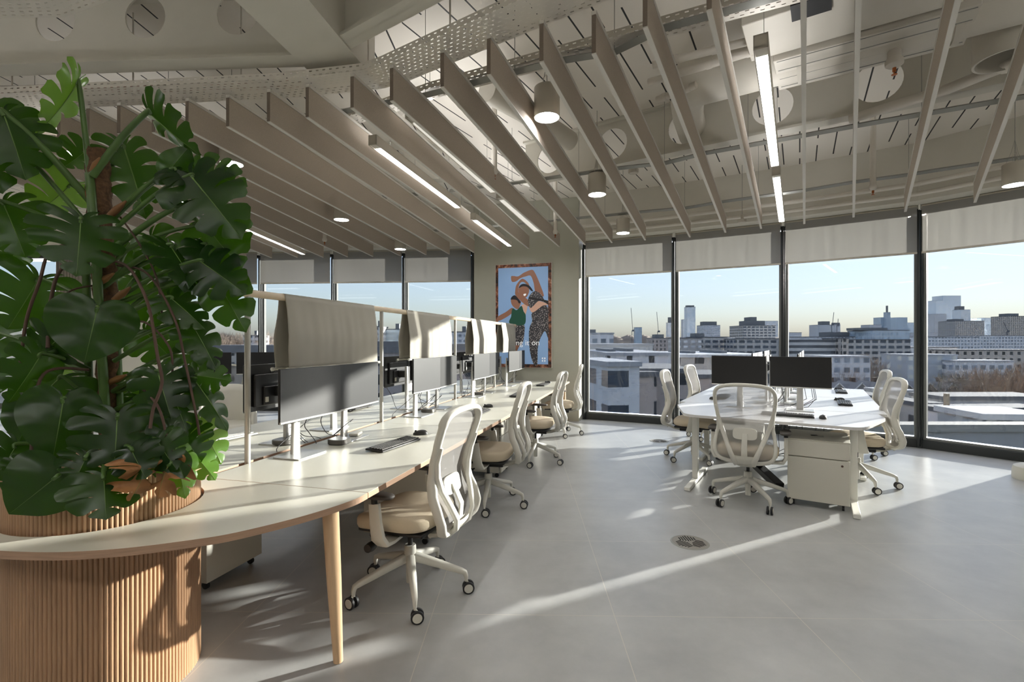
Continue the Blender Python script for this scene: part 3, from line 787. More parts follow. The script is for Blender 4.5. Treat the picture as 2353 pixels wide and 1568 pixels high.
# two mirror halves meeting on the centre line
endt = thing('desk_end_top', PC, BA, 'curved pale desk end wrapping round the slatted planter', 'desk')
for sg in (1, -1):
    poly = [(u, v*sg) for u, v in outline]+[(.44, GAP*sg)]+[(u, max(v, .0)*sg) for u, v in hole]
    # drop a stray first point at the centre line
    b = slab('x', poly, None)
    b.obj('end_board', [lam, ply], endt, smooth=0, weld=True)
seams = [.443, 2.2, 3.86, 5.5, 6.95]
segn = ['beside the planter with the nearest chair', 'second along from the planter', 'third along from the planter', 'last before the poster column']
for i in range(4):
    for sg in (1, -1):
        u0, u1 = seams[i]+.0015, seams[i+1]-.0015
        t = thing('bench_desk', B((u0+u1)/2, 0), BA, ('front-row' if sg > 0 else 'back-row')+' pale desk top of the long bench, '+segn[i], 'desk', 'desk tops of the long bench')
        c = (u0+u1)/2
        slab('x', [(u0-c, GAP*sg), (u1-c, GAP*sg), (u1-c, .985*sg), (u0-c, .985*sg)], None).obj('desk_top', [lam, ply], t, smooth=0, bevel=.0015)
        mm = MB()
        mm.bar((u0-c+.05, -.09*sg, .67), (u1-c-.05, -.09*sg, .67), .04, .05)
        mm.bar((u0-c+.05, -.75*sg, .67), (u1-c-.05, -.75*sg, .67), .04, .05)
        mm.obj('under_frame', metal_white, t)
        if i == 3 and sg > 0: last_front = t
        if i: MB().sweep([(u0-c+.02, -.5*sg, .712), (u0-c+.02, -.5*sg, 0)], [.12, .12], [.04, .04], ref=(0, 1, .01), power=8).obj('leg', metal_white, t)
# tapered oak legs at the two ends
def oak_leg(par, c, u, v, du, dv):
    o = Vector((u-c, -v, 0))
    l_ = MB().tube([o+Vector((-du, dv, .711)), o+Vector((-du*.5, dv*.5, .36)), o+Vector((0, 0, .004))], [.036, .031, .021], n=24).obj('leg', leg_oak, par)
    l_['label'] = 'tapered oak leg'
    MB().cyl(o, o+Vector((0, 0, .005)), .017).obj('foot_glide', black_pl, l_)
oak_leg(endt, 0, .334, .90, .03, .02)
oak_leg(endt, 0, .334, -.90, .03, -.02)
oak_leg(last_front, (seams[3]+seams[4])/2, 6.74, .93, -.03, .02)
# posts and rail
rail = thing('screen_rail', B(.6, 0), BA, 'pale round wooden rail running over the whole bench on slim grey posts', 'rail')
MB().cyl((-.08, 0, 1.73), (6.35, 0, 1.73), .0225, n=24).obj('wooden_rail', rodwood, rail)
for u in (.76, 2.27, 4.02, 5.66, 6.9):
    MB().cyl((u-.6, 0, TZ-.15), (u-.6, 0, 1.715), .0165, n=20).obj('post', post_m, rail)
# hanging cloth screens
def screen(u0, u1, label):
    c = (u0+u1)/2; L = u1-u0
    r = thing('fabric_screen', B(c, 0, 0), BA, label, 'screen', 'cloth screens hung over the bench rail')
    top = 1.757; hb = 1.27; ph = random.uniform(0, 6)
    def side(sg, hb_):
        def fn(a, b_):
            x = -L/2+L*a; s_ = b_
            z = top-.012-(top-.012-hb_)*s_
            fold = .0028*math.sin(x*31+ph+math.sin(x*9))+.002*math.sin(x*57+ph*2+2*math.sin(x*5))
            spread = .024+.045*min(1, s_*1.8)-.012*s_
            edge = .012*s_*math.sin(s_*PI)*(1 if a > .97 or a < .03 else 0)
            return (x+(.006*math.sin(s_*7) if a in (0, 1) else 0), -sg*(spread+fold*min(1, s_*3)), z)
        return fn
    m = MB(); m.grid(side(1, hb), 70, 16); m.grid(side(-1, hb+.01), 70, 16)
    def over(a, b_):
        q = PI*b_; return (-L/2+L*a, -.0245*math.cos(q), top-.013+.011*math.sin(q))
    m.grid(over, 70, 6)
    o = m.obj('cloth', screenfab, r, smooth=60); o.modifiers.new('thickness', 'SOLIDIFY').thickness = .003
    for sg in (1, -1):
        MB().cyl((-L/2-.012, -sg*.057, hb), (L/2+.012, -sg*.057, hb), .0085, n=12).obj('hem_rod', rodwood if 0 else screenfab_rod, r)
        for e in (-1, 1): MB().cyl((e*(L/2+.01), -sg*.057, hb), (e*(L/2+.024), -sg*.057, hb), .011, n=12).obj('rod_cap', metal_white, r)
screenfab_rod = mat('hem_cloth', (204, 200, 188), .8)
screen(1.04, 2.11, 'grey cloth screen hanging nearest the monstera')
screen(2.70, 3.77, 'cloth screen, second from the monstera, half in sun')
screen(4.53, 5.56, 'sunlit cloth screen, third from the monstera')
screen(5.95, 6.76, 'sunlit cloth screen partly covering the poster')
# cable slot shelf in the centre
tag(MB().bar((.5-.0, 0, .66), (6.9, 0, .66), .16, .006).obj('cable_shelf', oak, loc=PC, rz=BA), 'pale wooden shelf under the cable slot of the long bench', 'shelf')

# ------------------------------------------------------------------ slatted planter
pl = thing('planter', PC, 0, 'round planter clad in vertical half-round oak slats, holding the monstera', 'planter')
def fluted(z0, z1, r, n=134, k=6):
    ring = []
    for i in range(n):
        for j in range(k):
            a = 2*PI*(i+j/k)/n
            d = .0065*math.sin(PI*(j+.0)/k)**.6 if j else 0
            ring.append((a, r-.006+d))
    m = MB(); N = len(ring)
    vs = [(rr*math.cos(a), rr*math.sin(a), z) for z in (z0, z1) for a, rr in ring]
    m.add(vs, [(i, (i+1) % N, N+(i+1) % N, N+i) for i in range(N)])
    return m
fluted(.0, .935, .332).obj('slatted_cladding', oak, pl, smooth=50)
MB().lathe([(.318, .86), (.318, .945), (.334, .945), (.334, .93)], 64).obj('rim', oak, pl)
MB().lathe([(0, .892), (.12, .9), (.318, .885)], 40).obj('soil', soil, pl)
MB().box((-.30, -.05, .949), (.14, .34, .012), rz=.2).obj('lid_board', mat('lid_board_dark', (96, 92, 90), .35), pl, bevel=.003)
MB().cyl((-.10, -.345, .69), (-.10, -.345, .715), .012).obj('fixing_bolt', galv, pl)

# ================================================================== OFFICE CHAIR
def make_chair():
    root = thing('office_chair', (0, 0, 0), 0, 'x', 'chair')
    def yb(z):      # side profile of the back
        P = [(1.10, -.345), (1.0, -.325), (.90, -.295), (.80, -.262), (.72, -.25), (.64, -.265), (.56, -.30), (.50, -.318), (.45, -.312), (.41, -.28), (.385, -.23), (.36, -.17)]
        for (z1, y1), (z0, y0) in zip(P, P[1:]):
            if z0 <= z <= z1:
                t = (z-z0)/(z1-z0); t = t*t*(3-2*t)*.3+t*.7; return y0+(y1-y0)*t
        return P[0][1] if z > 1 else P[-1][1]
    half = [(0, 1.078), (.08, 1.076), (.15, 1.068), (.20, 1.05), (.228, 1.015), (.234, .96), (.228, .89), (.217, .82), (.210, .76), (.213, .70), (.224, .64), (.233, .58), (.232, .52), (.218, .47), (.19, .44), (.15, .425), (.10, .415), (0, .41)]
    sm = []
    for i in range(len(half)-1):
        p0 = Vector(half[i-1]) if i else Vector((-.08, 1.076)); p1 = Vector(half[i]); p2 = Vector(half[i+1]); p3 = Vector(half[i+2]) if i+2 < len(half) else Vector((-.10, .415))
        for k in range(3):
            t = k/3; sm.append(.5*((2*p1)+(p2-p0)*t+(2*p0-5*p1+4*p2-p3)*t*t+(3*p1-p0-3*p2+p3)*t**3))
    full = [(p.x, p.y) for p in sm]+[(0, .41)]+[(-p.x, p.y) for p in sm[:0:-1]]
    path = [Vector((x, yb(z), z)) for x, z in full]
    W = [.050 if z > 1.0 else (.042 if z > .7 else .054) for x, z in full]
    T = [.032 if z > 1.0 else .030 for x, z in full]
    MB().sweep(path, W, T, ref=(0, 1, .0), n=10, closed=True, power=3).obj('back_frame', plastic, root, smooth=60)
    # V-shaped outer arms running down into the spine
    m = MB()
    for sx in (1, -1):
        arm = [(.226, .90), (.215, .82), (.196, .74), (.168, .66), (.136, .58), (.104, .50), (.080, .44), (.066, .395)]
        pth = [Vector((x*sx, yb(z)-.022-.006*(i > 1), z)) for i, (x, z) in enumerate(arm)]
        m.sweep(pth, [.020, .026, .028, .028, .028, .028, .03, .03], [.018, .030, .036, .038, .038, .040, .044, .044], ref=(0, 1, 0), n=10, power=3)
    m.obj('back_yoke', plastic, root, smooth=60)
    def plate(a, b):
        z = .475-.115*b; wd = .075+.03*(b > .0)*0+.02*math.sin(b*PI)
        x = (a-.5)*2*(.09-.025*b); return (x, yb(z)-.034+.012*(2*a-1)**2, z)
    def plate2(a, b):
        q = plate(a, b); return (q[0], q[1]+.022, q[2])
    m = MB(); m.grid(plate, 8, 10); m.grid(plate2, 8, 10)
    m.sweep([(0, yb(.40)-.01, .40), (0, -.20, .372), (0, -.12, .362), (0, -.02, .366)], [.03, .03, .035, .03], [.13, .12, .12, .12], ref=(0, 0, 1), n=12, power=4)
    m.obj('spine', plastic, root, smooth=50)
    MB().sweep([(0, yb(.44)-.01, .44), (0, yb(.55)-.022, .55), (0, yb(.66)-.012, .655)], [.014]*3, [.05, .046, .042], ref=(0, 1, 0), n=10, power=4).obj('lumbar_bar', plastic, root)
    # woven back
    rp = [p for p in full[:len(sm)+1]]
    def xr(z):
        best = .2
        for (x1, z1), (x0, z0) in zip(rp, rp[1:]):
            if min(z0, z1) <= z <= max(z0, z1) and x1 > .03:
                best = x0+(x1-x0)*((z-z0)/(z1-z0) if z1 != z0 else 0); 
        return best
    def mesh(a, b):
        z = .425+(1.062-.425)*b; xx = xr(z)*(2*a-1)*.97
        return (xx, yb(z)+.012-.018*(1-(2*a-1)**2)*0, z)
    MB().grid(mesh, 10, 26).obj('woven_back', mesh_m, root, smooth=60)
    # lumbar pad behind the weave
    ring = []
    for k in range(28):
        q = 2*PI*k/28; x = .095*math.copysign(abs(math.cos(q))**.5, math.cos(q)); zz = .655+.048*math.copysign(abs(math.sin(q))**.5, math.sin(q))
        ring.append((x, yb(zz)-.004, zz))
    MB().add([(x, y-.004, z) for x, y, z in ring]+[(x, y+.003, z) for x, y, z in ring], [tuple(range(28)), tuple(range(55, 27, -1))]+[(k, (k+1) % 28, 28+(k+1) % 28, 28+k) for k in range(28)]).obj('lumbar_support', plastic, root)
    # seat
    def se(a, p): return math.copysign(abs(math.cos(a))**p, math.cos(a)), math.copysign(abs(math.sin(a))**p, math.sin(a))
    m = MB(); n = 40; rows = []
    for (s_, z, dy) in [(.0, .500, 0), (.5, .503, 0), (.85, .503, 0), (.96, .495, 0), (1.0, .478, 0), (1.0, .455, 0), (.965, .435, 0), (.9, .428, 0), (0, .426, 0)]:
        r = []
        for k in range(n):
            cx_, sy_ = se(2*PI*k/n, .55)
            x = .245*cx_*s_; y = .02+.235*sy_*s_
            zz = z+(-.03*max(0, sy_)**3*s_ if 1 else 0)+.012*(abs(cx_)**2)*(s_ > .4 and z > .47)
            r.append((x, y, zz))
        rows.append(r)
    vs = [p for r in rows for p in r]
    fs = [(i*n+k, i*n+(k+1) % n, (i+1)*n+(k+1) % n, (i+1)*n+k) for i in range(len(rows)-1) for k in range(n)]
    m.add(vs, fs); m.obj('seat', seat_fab, root, smooth=60, weld=True)
    MB().box((0, .01, .412), (.40, .40, .022)).obj('seat_pan', black_pl, root, bevel=.008)
    # mechanism
    mk = MB().box((0, -.02, .372), (.13, .26, .055)).obj('tilt_mechanism', black_pl, root, bevel=.012)
    MB().cyl((-.06, .05, .37), (-.25, .09, .35), .007, n=10).obj('lever', black_pl, mk)
    MB().lathe([(0, -.03), (.022, -.028), (.026, 0), (.022, .028), (0, .03)], 18, o=(-.255, .09, .35), axis='X').obj('tension_knob', black_pl, mk)
    MB().box((.21, .08, .355), (.08, .05, .012), rz=.3).obj('paddle', black_pl, mk, bevel=.004)
    # arms
    for sx in (1, -1):
        m = MB()
        m.sweep([(sx*.12, -.0, .385), (sx*.22, -.0, .380), (sx*.275, .0, .385), (sx*.298, .012, .42), (sx*.300, .025, .50), (sx*.298, .035, .60)], [.085, .085, .085, .08, .07, .062], [.022, .024, .03, .032, .03, .03], ref=(0, 1, 0), n=12, power=4)
        ar = m.obj('armrest', plastic, root, smooth=50)
        MB().cyl((sx*.298, .035, .60), (sx*.298, .037, .635), .017, n=14).obj('armrest_post', black_pl, ar)
        mm = MB(); rows = []; n = 24
        for s_, z in ((0, .655), (.8, .656), (.97, .651), (1, .643), (.95, .634), (0, .632)):
            rows.append([(sx*.295+.045*se(2*PI*k/n, .75)[0]*s_, .045+.125*se(2*PI*k/n, .75)[1]*s_, z) for k in range(n)])
        vs = [p for r in rows for p in r]
        mm.add(vs, [(i*n+k, i*n+(k+1) % n, (i+1)*n+(k+1) % n, (i+1)*n+k) for i in range(len(rows)-1) for k in range(n)])
        mm.obj('arm_pad', arm_pad_m, ar, smooth=60, weld=True)
    # column and star base
    MB().cyl((0, 0, .255), (0, 0, .36), .014).obj('gas_column', black_pl, root)
    hubo = MB().lathe([(0, .275), (.03, .275), (.033, .268), (.035, .225), (.045, .20), (.04, .175), (.024, .165), (.022, .06), (0, .06)], 28).obj('hub', plastic, root)
    for k in range(5):
        a = math.radians(54+72*k); d = Vector((math.cos(a), math.sin(a), 0))
        pth = [d*.03+Vector((0, 0, .205)), d*.12+Vector((0, 0, .180)), d*.22+Vector((0, 0, .150)), d*.295+Vector((0, 0, .128)), d*.318+Vector((0, 0, .118)), d*.325+Vector((0, 0, .095)), d*.325+Vector((0, 0, .068))]
        MB().sweep(pth, [.050, .045, .037, .031, .028, .024, .018], [.052, .047, .040, .033, .028, .022, .014], ref=(0, 0, 1) if 0 else (d.x*.4, d.y*.4, 1), n=12, power=3.5).obj('base_leg', plastic, hubo, smooth=50)
        ca = a+[.6, -1.1, 1.5, .2, -.7][k]; cd = Vector((math.cos(ca), math.sin(ca), 0)); ax = Vector((-cd.y, cd.x, 0))
        c = d*.325+cd*.012+Vector((0, 0, .034))
        m = MB(); m.mi(0)
        for s_ in (-1, 1):
            pc_ = c+ax*s_*.0155
            R = Matrix(((ax.x, cd.x, 0), (ax.y, cd.y, 0), (0, 0, 1)))
            prof = [(.0, -.0075), (.03, -.0085), (.034, -.006), (.034, .006), (.03, .0085), (0, .0075)]
            def ring(prof_, mi_):
                o_ = len(m.v); n = 22; m.mi(mi_); vs = []
                for r, x in prof_:
                    for q in range(n):
                        t = 2*PI*q/n; p = pc_+ax*x+cd*(r*math.cos(t))+Vector((0, 0, r*math.sin(t))); vs.append(p)
                m.add(vs, [(i*n+q, i*n+(q+1) % n, (i+1)*n+(q+1) % n, (i+1)*n+q) for i in range(len(prof_)-1) for q in range(n)])
            ring(prof, 0)
            ring([(0, .0095*s_), (.024, .0095*s_), (.026, .007*s_)], 1)
        m.mi(1).sweep([c-cd*.005+Vector((0, 0, .03)), c+Vector((0, 0, .02)), c], .02, .012, ref=ax, n=8)
        m.obj('caster', [tyre, plastic], hubo, smooth=50)
    return root
arm_pad_m = mat('arm_pad_dark', (66, 62, 58), .55)
proto = make_chair()
chairs = [
 (B(.98, .93), math.degrees(BA)-4, 'pale mesh-backed office chair in the foreground beside the oak desk leg'),
 (B(2.55, .90), math.degrees(BA)+3, 'pale mesh-backed office chair, second from the monstera along the bench'),
 (B(4.16, .98), math.degrees(BA)-2, 'pale mesh-backed office chair, third from the monstera along the bench'),
 (B(5.92, .98), math.degrees(BA)+4, 'pale mesh-backed office chair by the poster column end of the bench'),
 (Vector((2.13, 4.40, 0)), -31, 'pale mesh-backed office chair seen from behind at the near white desk'),
 (Vector((3.48, 4.92, 0)), 66, 'pale office chair on the right of the white desk cluster, the nearer one'),
 (Vector((4.38, 6.25, 0)), 63, 'pale office chair right of the white desks, the farther one near the glass'),
 (Vector((2.22, 5.98, 0)), -118, 'pale office chair on the left side of the white desk cluster, the nearer one'),
 (Vector((2.98, 7.25, 0)), -126, 'pale office chair left of the white desks, only its back showing'),
 (Vector((-4.55, 7.9, 0)), 20, 'pale office chair across the room, seen between monstera leaves and bench post'),
]
for i, (p, r_, lab) in enumerate(chairs):
    hub_turn = [17, -9, -17, 0, -36, -3, 10, -14, 5, 30][i]
    if i == 0:
        rr_ = proto; proto.location = p; proto.rotation_euler = (0, 0, math.radians(r_)); proto['label'] = lab; proto['group'] = 'pale mesh-backed office chairs'
    else: rr_ = dup(proto, p, math.radians(r_), lab)
    for ch in rr_.children:
        if ch.name.startswith('hub'): ch.rotation_euler.z = math.radians(hub_turn)

# ================================================================== MONITORS
def make_monitor(dell=True):
    root = thing('monitor', (0, 0, 0), 0, 'x', 'monitor')
    Wm, Hm, zb = .535, .315, .235
    pan = MB().box((0, 0, zb+Hm/2), (Wm, .014, Hm)).obj('panel', black_pl, root, bevel=.003)
    MB().box((0, -.0078, zb+Hm/2+.006), (Wm-.006, .002, Hm-.018)).obj('screen', screen_m, pan, smooth=0)
    MB().box((0, -.006, zb+.006), (Wm, .014, .012)).obj('chin', silver, root, bevel=.003)
    b = MB()
    b.box((0, .018, zb+.14), (.40, .024, .22)); b.box((0, .036, zb+.10), (.26, .02, .13))
    bs = b.obj('back_housing', backshell, root, bevel=.008)
    MB().box((.11, .047, zb+.075), (.028, .01, .035)).obj('power_plug', cab, bs, bevel=.002)
    if dell:
        ring = [(.0+.019*math.cos(q), .009, zb+.265+.019*math.sin(q)) for q in [2*PI*i/24 for i in range(24)]]
        MB().tube(ring, .0016, n=6, closed=True).obj('logo_ring', silver, bs)
        tx = bpy.data.curves.new('logo_lettering', 'FONT'); tx.body = 'DELL'; tx.size = .0125; tx.extrude = .0004; tx.align_x = 'CENTER'; tx.align_y = 'CENTER'
        tx.materials.append(silver)
        dg = bpy.data.objects.new('tmp', tx); COL.objects.link(dg)
        dp = bpy.context.evaluated_depsgraph_get(); me = bpy.data.meshes.new_from_object(dg.evaluated_get(dp)); bpy.data.objects.remove(dg)
        lo = bpy.data.objects.new('logo_lettering', me); COL.objects.link(lo); lo.parent = bs
        lo.location = (0, .0085, zb+.265); lo.rotation_euler = (PI/2, 0, PI)
    MB().sweep([(0, .125, .0), (0, .122, .2), (0, .118, .44)], [.028, .024, .020], [.066, .056, .05], ref=(0, 1, .001), n=12, power=6).obj('stand_column', silver, root)
    MB().box((0, .075, .36), (.07, .07, .07)).obj('neck_bracket', black_pl, root, bevel=.006)
    MB().box((0, .085, .004), (.25, .19, .008)).obj('stand_base', silver, root, bevel=.003)
    return root
mon = make_monitor(); used = [False]
def place_mon(p, r, lab, grp='monitors of the long bench'):
    if not used[0]:
        used[0] = True; mon.location = p; mon.rotation_euler = (0, 0, r); mon['label'] = lab; mon['group'] = grp
        return mon
    return dup(mon, p, r, lab, grp)
pairs = [1.27, 2.93, 4.55, 6.15]
ordn = ['first', 'second', 'third', 'fourth']
for i, u in enumerate(pairs):
    for j, (dv, sd_) in enumerate(((-.272, 'left'), (.272, 'right'))):
        yaw = (.05 if dv < 0 else -.05)
        place_mon(B(u+dv, .255-(.0 if dv < 0 else .012), TZ), BA+yaw*-1, 'grey-faced monitor with silver stand, %s one of the %s front-row pair from the monstera' % (sd_, ordn[i]))
    for j, (dv, sd_) in enumerate(((-.272, 'left'), (.272, 'right'))):
        place_mon(B([1.58, 3.38, 4.98, 6.38][i]+dv, -.31, TZ), BA+PI+(.05 if dv < 0 else -.05), 'black-backed monitor, %s one of the %s back-row pair from the monstera' % (sd_, ordn[i]))

# ------------------------------------------------------------------ keyboards, mice, docks
key_m = mat('key_caps_dark', (62, 60, 58), .5); kbody = mat('keyboard_body', (34, 33, 32), .45)
key_w = mat('key_caps_pale', (226, 226, 222), .5); kbody_w = mat('keyboard_body_pale', (170, 170, 166), .45)
def make_kb(k1, k2):
    r = thing('keyboard', (0, 0, 0), 0, 'x', 'keyboard')
    MB().box((0, 0, .011), (.44, .135, .012), rx=.05).obj('keyboard_body', k2, r, bevel=.004)
    m = MB()
    for row in range(5):
        x = -.208
        while x < .205:
            if abs(x-.085) < .006: x += .012; continue
            w_ = .0165 if not (row == 0 and -.12 < x < -.05) else .09
            m.box((x+w_/2, -.050+row*.0215, .0195+.0011*row), (w_, .0165, .006)); x += w_+.0028
    tag(m.obj('keys', k1, r, smooth=0), kind='stuff')
    for s_ in (-1, 1): MB().box((s_*.16, .052, .004), (.03, .012, .008)).obj('tilt_foot', black_pl, r)
    return r
def make_mouse():
    r = thing('mouse', (0, 0, 0), 0, 'x', 'mouse')
    def f(a, b):
        th = a*PI/2; q = b*2*PI; c = math.sin(th)
        return (.032*c*math.cos(q), .056*c*math.sin(q), .002+.034*math.cos(th)**.8*(1-.25*math.sin(q)*c))
    MB().grid(f, 10, 24).obj('mouse_shell', kbody, r, smooth=70, weld=True)
    MB().cyl((-.003, .035, .026), (.003, .035, .026), .009, n=12).obj('scroll_wheel', tyre, r)
    return r
kb = make_kb(key_m, kbody); kbw = make_kb(key_w, kbody_w); ms = make_mouse()
first = {}
def put(proto_, p, r, lab, grp):
    if id(proto_) not in first:
        first[id(proto_)] = 1; proto_.location = p; proto_.rotation_euler = (0, 0, r); proto_['label'] = lab; proto_['group'] = grp
        return proto_
    return dup(proto_, p, r, lab, grp)
KG, MG = 'keyboards', 'computer mice'
put(kb, B(1.40, .60, TZ), BA-.12, 'dark keyboard on the bench beside the nearest chair back', KG)
put(ms, B(1.80, .60, TZ), BA+.3, 'black mouse right behind the nearest chair back', MG)
put(kb, B(2.95, .66, TZ), BA, 'dark keyboard before the second chair from the monstera', KG)
put(ms, B(3.38, .63, TZ), BA, 'black mouse by the second keyboard from the monstera', MG)
put(kb, B(4.55, .66, TZ), BA+.05, 'dark keyboard between the second and third chairs from the monstera', KG)
put(ms, B(4.95, .66, TZ), BA, 'black mouse between the second and third chairs from the monstera', MG)
put(kb, B(6.1, .68, TZ), BA, 'dark keyboard near the poster column end of the bench', KG)
put(ms, B(6.5, .68, TZ), BA, 'black mouse near the poster column end of the bench', MG)
put(kbw, B(1.25, -.66, TZ), BA+PI-.1, 'pale grey keyboard on the back row behind the first bench post', KG)
put(ms, B(.83, -.60, TZ), BA+PI, 'black mouse on the back row right of the monstera leaves', MG)
put(kb, B(2.9, -.66, TZ), BA+PI, 'dark keyboard on the back row behind the second pair of monitors', KG)
def dock(u, v, lab, d=.055):
    r = thing('dock', B(u, v, TZ), BA, lab, 'docking puck')
    n = 28
    poly = []
    for k in range(n):
        q = 2*PI*k/n; poly.append((.066*math.copysign(abs(math.cos(q))**.6, math.cos(q)), .066*math.copysign(abs(math.sin(q))**.6, math.sin(q))))
    MB().prism(poly, .003, .036).obj('dock_body', mat('dock_grey', (92, 90, 86), .35, metal=.3), r, bevel=.004)
    MB().prism([(x*.93, y*.93) for x, y in poly], 0, .0035).obj('rubber_foot', black_pl, r)
dock(1.36, .20, 'grey rounded docking puck between the nearest pair of monitors')
dock(1.25, -.16, 'dark docking puck behind the nearest monitor stand, by the cable slot')
dock(2.9, .16, 'dark docking puck between the second pair of monitors')
dock(4.5, .16, 'dark docking puck between the third pair of monitors')
tag(MB().box((0, 0, .012), (.12, .07, .02)).obj('power_adapter', cab, loc=B(1.62, .16, TZ+.008), rz=BA+.3, bevel=.006), 'white power adapter lying on the second monitor base', 'adapter')
# cables on the bench
rc = random.Random(3)
for i, u in enumerate(pairs):
    for j in range(6):
        ua = u+rc.uniform(-.35, .35); ub = u+rc.uniform(-.4, .4); va = rc.choice((-.18, .18)); s_ = rc.uniform(.05, .16)
        pts = [B(ua, va, TZ+.26), B(ua+.01, va*.7, TZ+.17), B(ua+(ub-ua)*.4, va*.55, TZ+s_*.7), B(ub, va*.3, TZ+.012), B(ub+.05, 0.0, TZ-.03)]
        # smooth the run
        sp = []
        for a in range(len(pts)-1):
            p0 = pts[max(a-1, 0)]; p1 = pts[a]; p2 = pts[a+1]; p3 = pts[min(a+2, len(pts)-1)]
            for k in range(6):
                t = k/6; sp.append(.5*((2*p1)+(p2-p0)*t+(2*p0-5*p1+4*p2-p3)*t*t+(3*p1-p0-3*p2+p3)*t**3))
        sp.append(pts[-1])
        tag(MB().tube(sp, .0028, n=6).obj('monitor_cable', cable), 'black cable drooping from the %s monitor pairs into the desk slot' % ordn[i], 'cable', 'monitor cables at the %s pairs' % ordn[i])
    lp = [B(u+.28+.09*math.cos(q), .10+.06*math.sin(q), TZ+.075+.055*math.sin(q*1.0+.5)) for q in [2*PI*k/18 for k in range(17)]]
    tag(MB().tube(lp, .0025, n=6).obj('cable_loop', cable), 'black cable looped beside the %s monitor pair' % ordn[i], 'cable')

# ------------------------------------------------------------------ pedestals
def pedestal(p, rz, lab, w_=.42, d_=.52, h=.545, lock=False, grp='white drawer pedestals'):
    """front is local -y"""
    r = thing('pedestal', p, rz, lab, 'drawer pedestal', grp)
    MB().box((0, .01, .055+h/2), (w_, d_-.02, h)).obj('body', cab, r, bevel=.002)
    MB().box((0, 0, .055+h-.006), (w_+.004, d_, .014)).obj('top_panel', cab, r, bevel=.002)
    MB().box((0, -d_/2, .06+h*.845), (w_-.004, .018, h*.26)).obj('drawer', cab, r, bevel=.002)
    dr = MB().box((0, -d_/2, .06+h*.35), (w_-.004, .018, h*.70)).obj('drawer', cab, r, bevel=.002)
    if lock: MB().lathe([(0, -.003), (.009, -.003), (.009, .004)], 16, o=(w_*.38, -d_/2-.009, .06+h*.62), axis='Y').obj('lock', mat('lock_dark', (74, 50, 38), .4), dr)
    for sx in (-1, 1):
        for sy in (-1, 1):
            MB().cyl((sx*w_*.4-.008, sy*d_*.4, .022), (sx*w_*.4+.008, sy*d_*.4, .022), .022, n=14).obj('caster', tyre, r)
            MB().box((sx*w_*.4, sy*d_*.4, .05), (.02, .03, .012)).obj('caster_plate', galv, r)
for u, lab in ((3.55, 'white drawer pedestal under the bench behind the second chair'), (5.2, 'white drawer pedestal under the bench behind the third chair'), (1.78, 'white drawer pedestal under the bench behind the nearest chair')):
    pedestal(B(u, .52), BA, lab)
pedestal(B(.87, -.44), BA+PI, 'white drawer pedestal under the desk just right of the planter', d_=.5)
pedestal(B(2.6, -.5), BA+PI, 'white drawer pedestal under the far side of the bench')

# ================================================================== WHITE DESK CLUSTER
EA = math.radians(58); ED = Vector((math.cos(EA), math.sin(EA), 0)); CD = Vector((ED.y, -ED.x, 0)); CA = math.atan2(CD.y, CD.x)
O2 = Vector((2.795, 5.21, 0))
def Q(p, q, z=0): return O2+CD*p+ED*q+Vector((0, 0, z))
def rounded(pts, rad, seg=6):
    out = []; n = len(pts)
    for i in range(n):
        p = Vector(pts[i]); a = Vector(pts[i-1]); b = Vector(pts[(i+1) % n]); r = rad[i]
        if r <= 0: out.append(tuple(p)); continue
        pa = p+(a-p).normalized()*r; pb = p+(b-p).normalized()*r
        for k in range(seg+1):
            t = k/seg; out.append(tuple(pa*(1-t)**2+p*2*t*(1-t)+pb*t*t))
    return out
edge_w = mat('desk_edge_white', (206, 205, 204), .45)
def white_desk(name, pts, rad, legs, lab):
    r = thing('white_desk', O2, CA, lab, 'desk', 'white desks of the right-hand cluster')
    q = rounded(pts, rad); m = MB(); n = len(q)
    m.mi(0).add([(x, y, TZ) for x, y in q], [tuple(range(n))]); m.mi(1).add([(x, y, TZ-.025) for x, y in q], [tuple(range(n-1, -1, -1))])
    m.mi(1).add([(x, y, TZ-.025) for x, y in q]+[(x, y, TZ) for x, y in q], [(i, (i+1) % n, n+(i+1) % n, n+i) for i in range(n)])
    m.obj('desk_top', [lam_w, edge_w], r, smooth=0)
    for (x, y, y0, y1) in legs:
        MB().box((x, y, .37), (.055, .075, .69)).obj('leg', metal_white, r, bevel=.004)
        MB().box((x, (y0+y1)/2, .02), (.055, y1-y0, .035)).obj('foot', metal_white, r, bevel=.005)
    xs = [l_[0] for l_ in legs]
    if len(xs) > 1: MB().box(((xs[0]+xs[-1])/2, legs[0][1], .69), (abs(xs[-1]-xs[0]), .04, .04)).obj('crossbar', metal_white, r)
    return r
white_desk('a', [(-.70, -1.0), (.72, -1.02), (.93, -.30), (.90, -.012), (-.90, -.012), (-.93, -.30)], [.12, .12, .05, .01, .01, .05], [(-.67, -.62, -1.02, -.12), (.67, -.62, -1.06, -.12)], 'white desk with chamfered corners closing the near end of the cluster')
white_desk('b', [(0.01, 0), (.97, 0), (.97, 1.41), (0.01, 1.41)], [.01]*4, [(.80, .7, .3, 1.1)], 'white desk on the right of the cluster, nearer row')
white_desk('c', [(-.97, 0), (-.01, 0), (-.01, 1.41), (-.97, 1.41)], [.01]*4, [(-.80, .7, .3, 1.1)], 'white desk on the left of the cluster, nearer row')
white_desk('d', [(0.01, 1.425), (.97, 1.425), (.97, 2.9), (0.01, 2.9)], [.01]*4, [(.80, 2.1, 1.7, 2.6)], 'white desk on the right of the cluster, row nearest the glass')
white_desk('e', [(-.97, 1.425), (-.01, 1.425), (-.01, 2.9), (-.97, 2.9)], [.01]*4, [(-.80, 2.1, 1.7, 2.6)], 'white desk on the left of the cluster, row nearest the glass')
G2 = 'monitors of the white desk cluster'
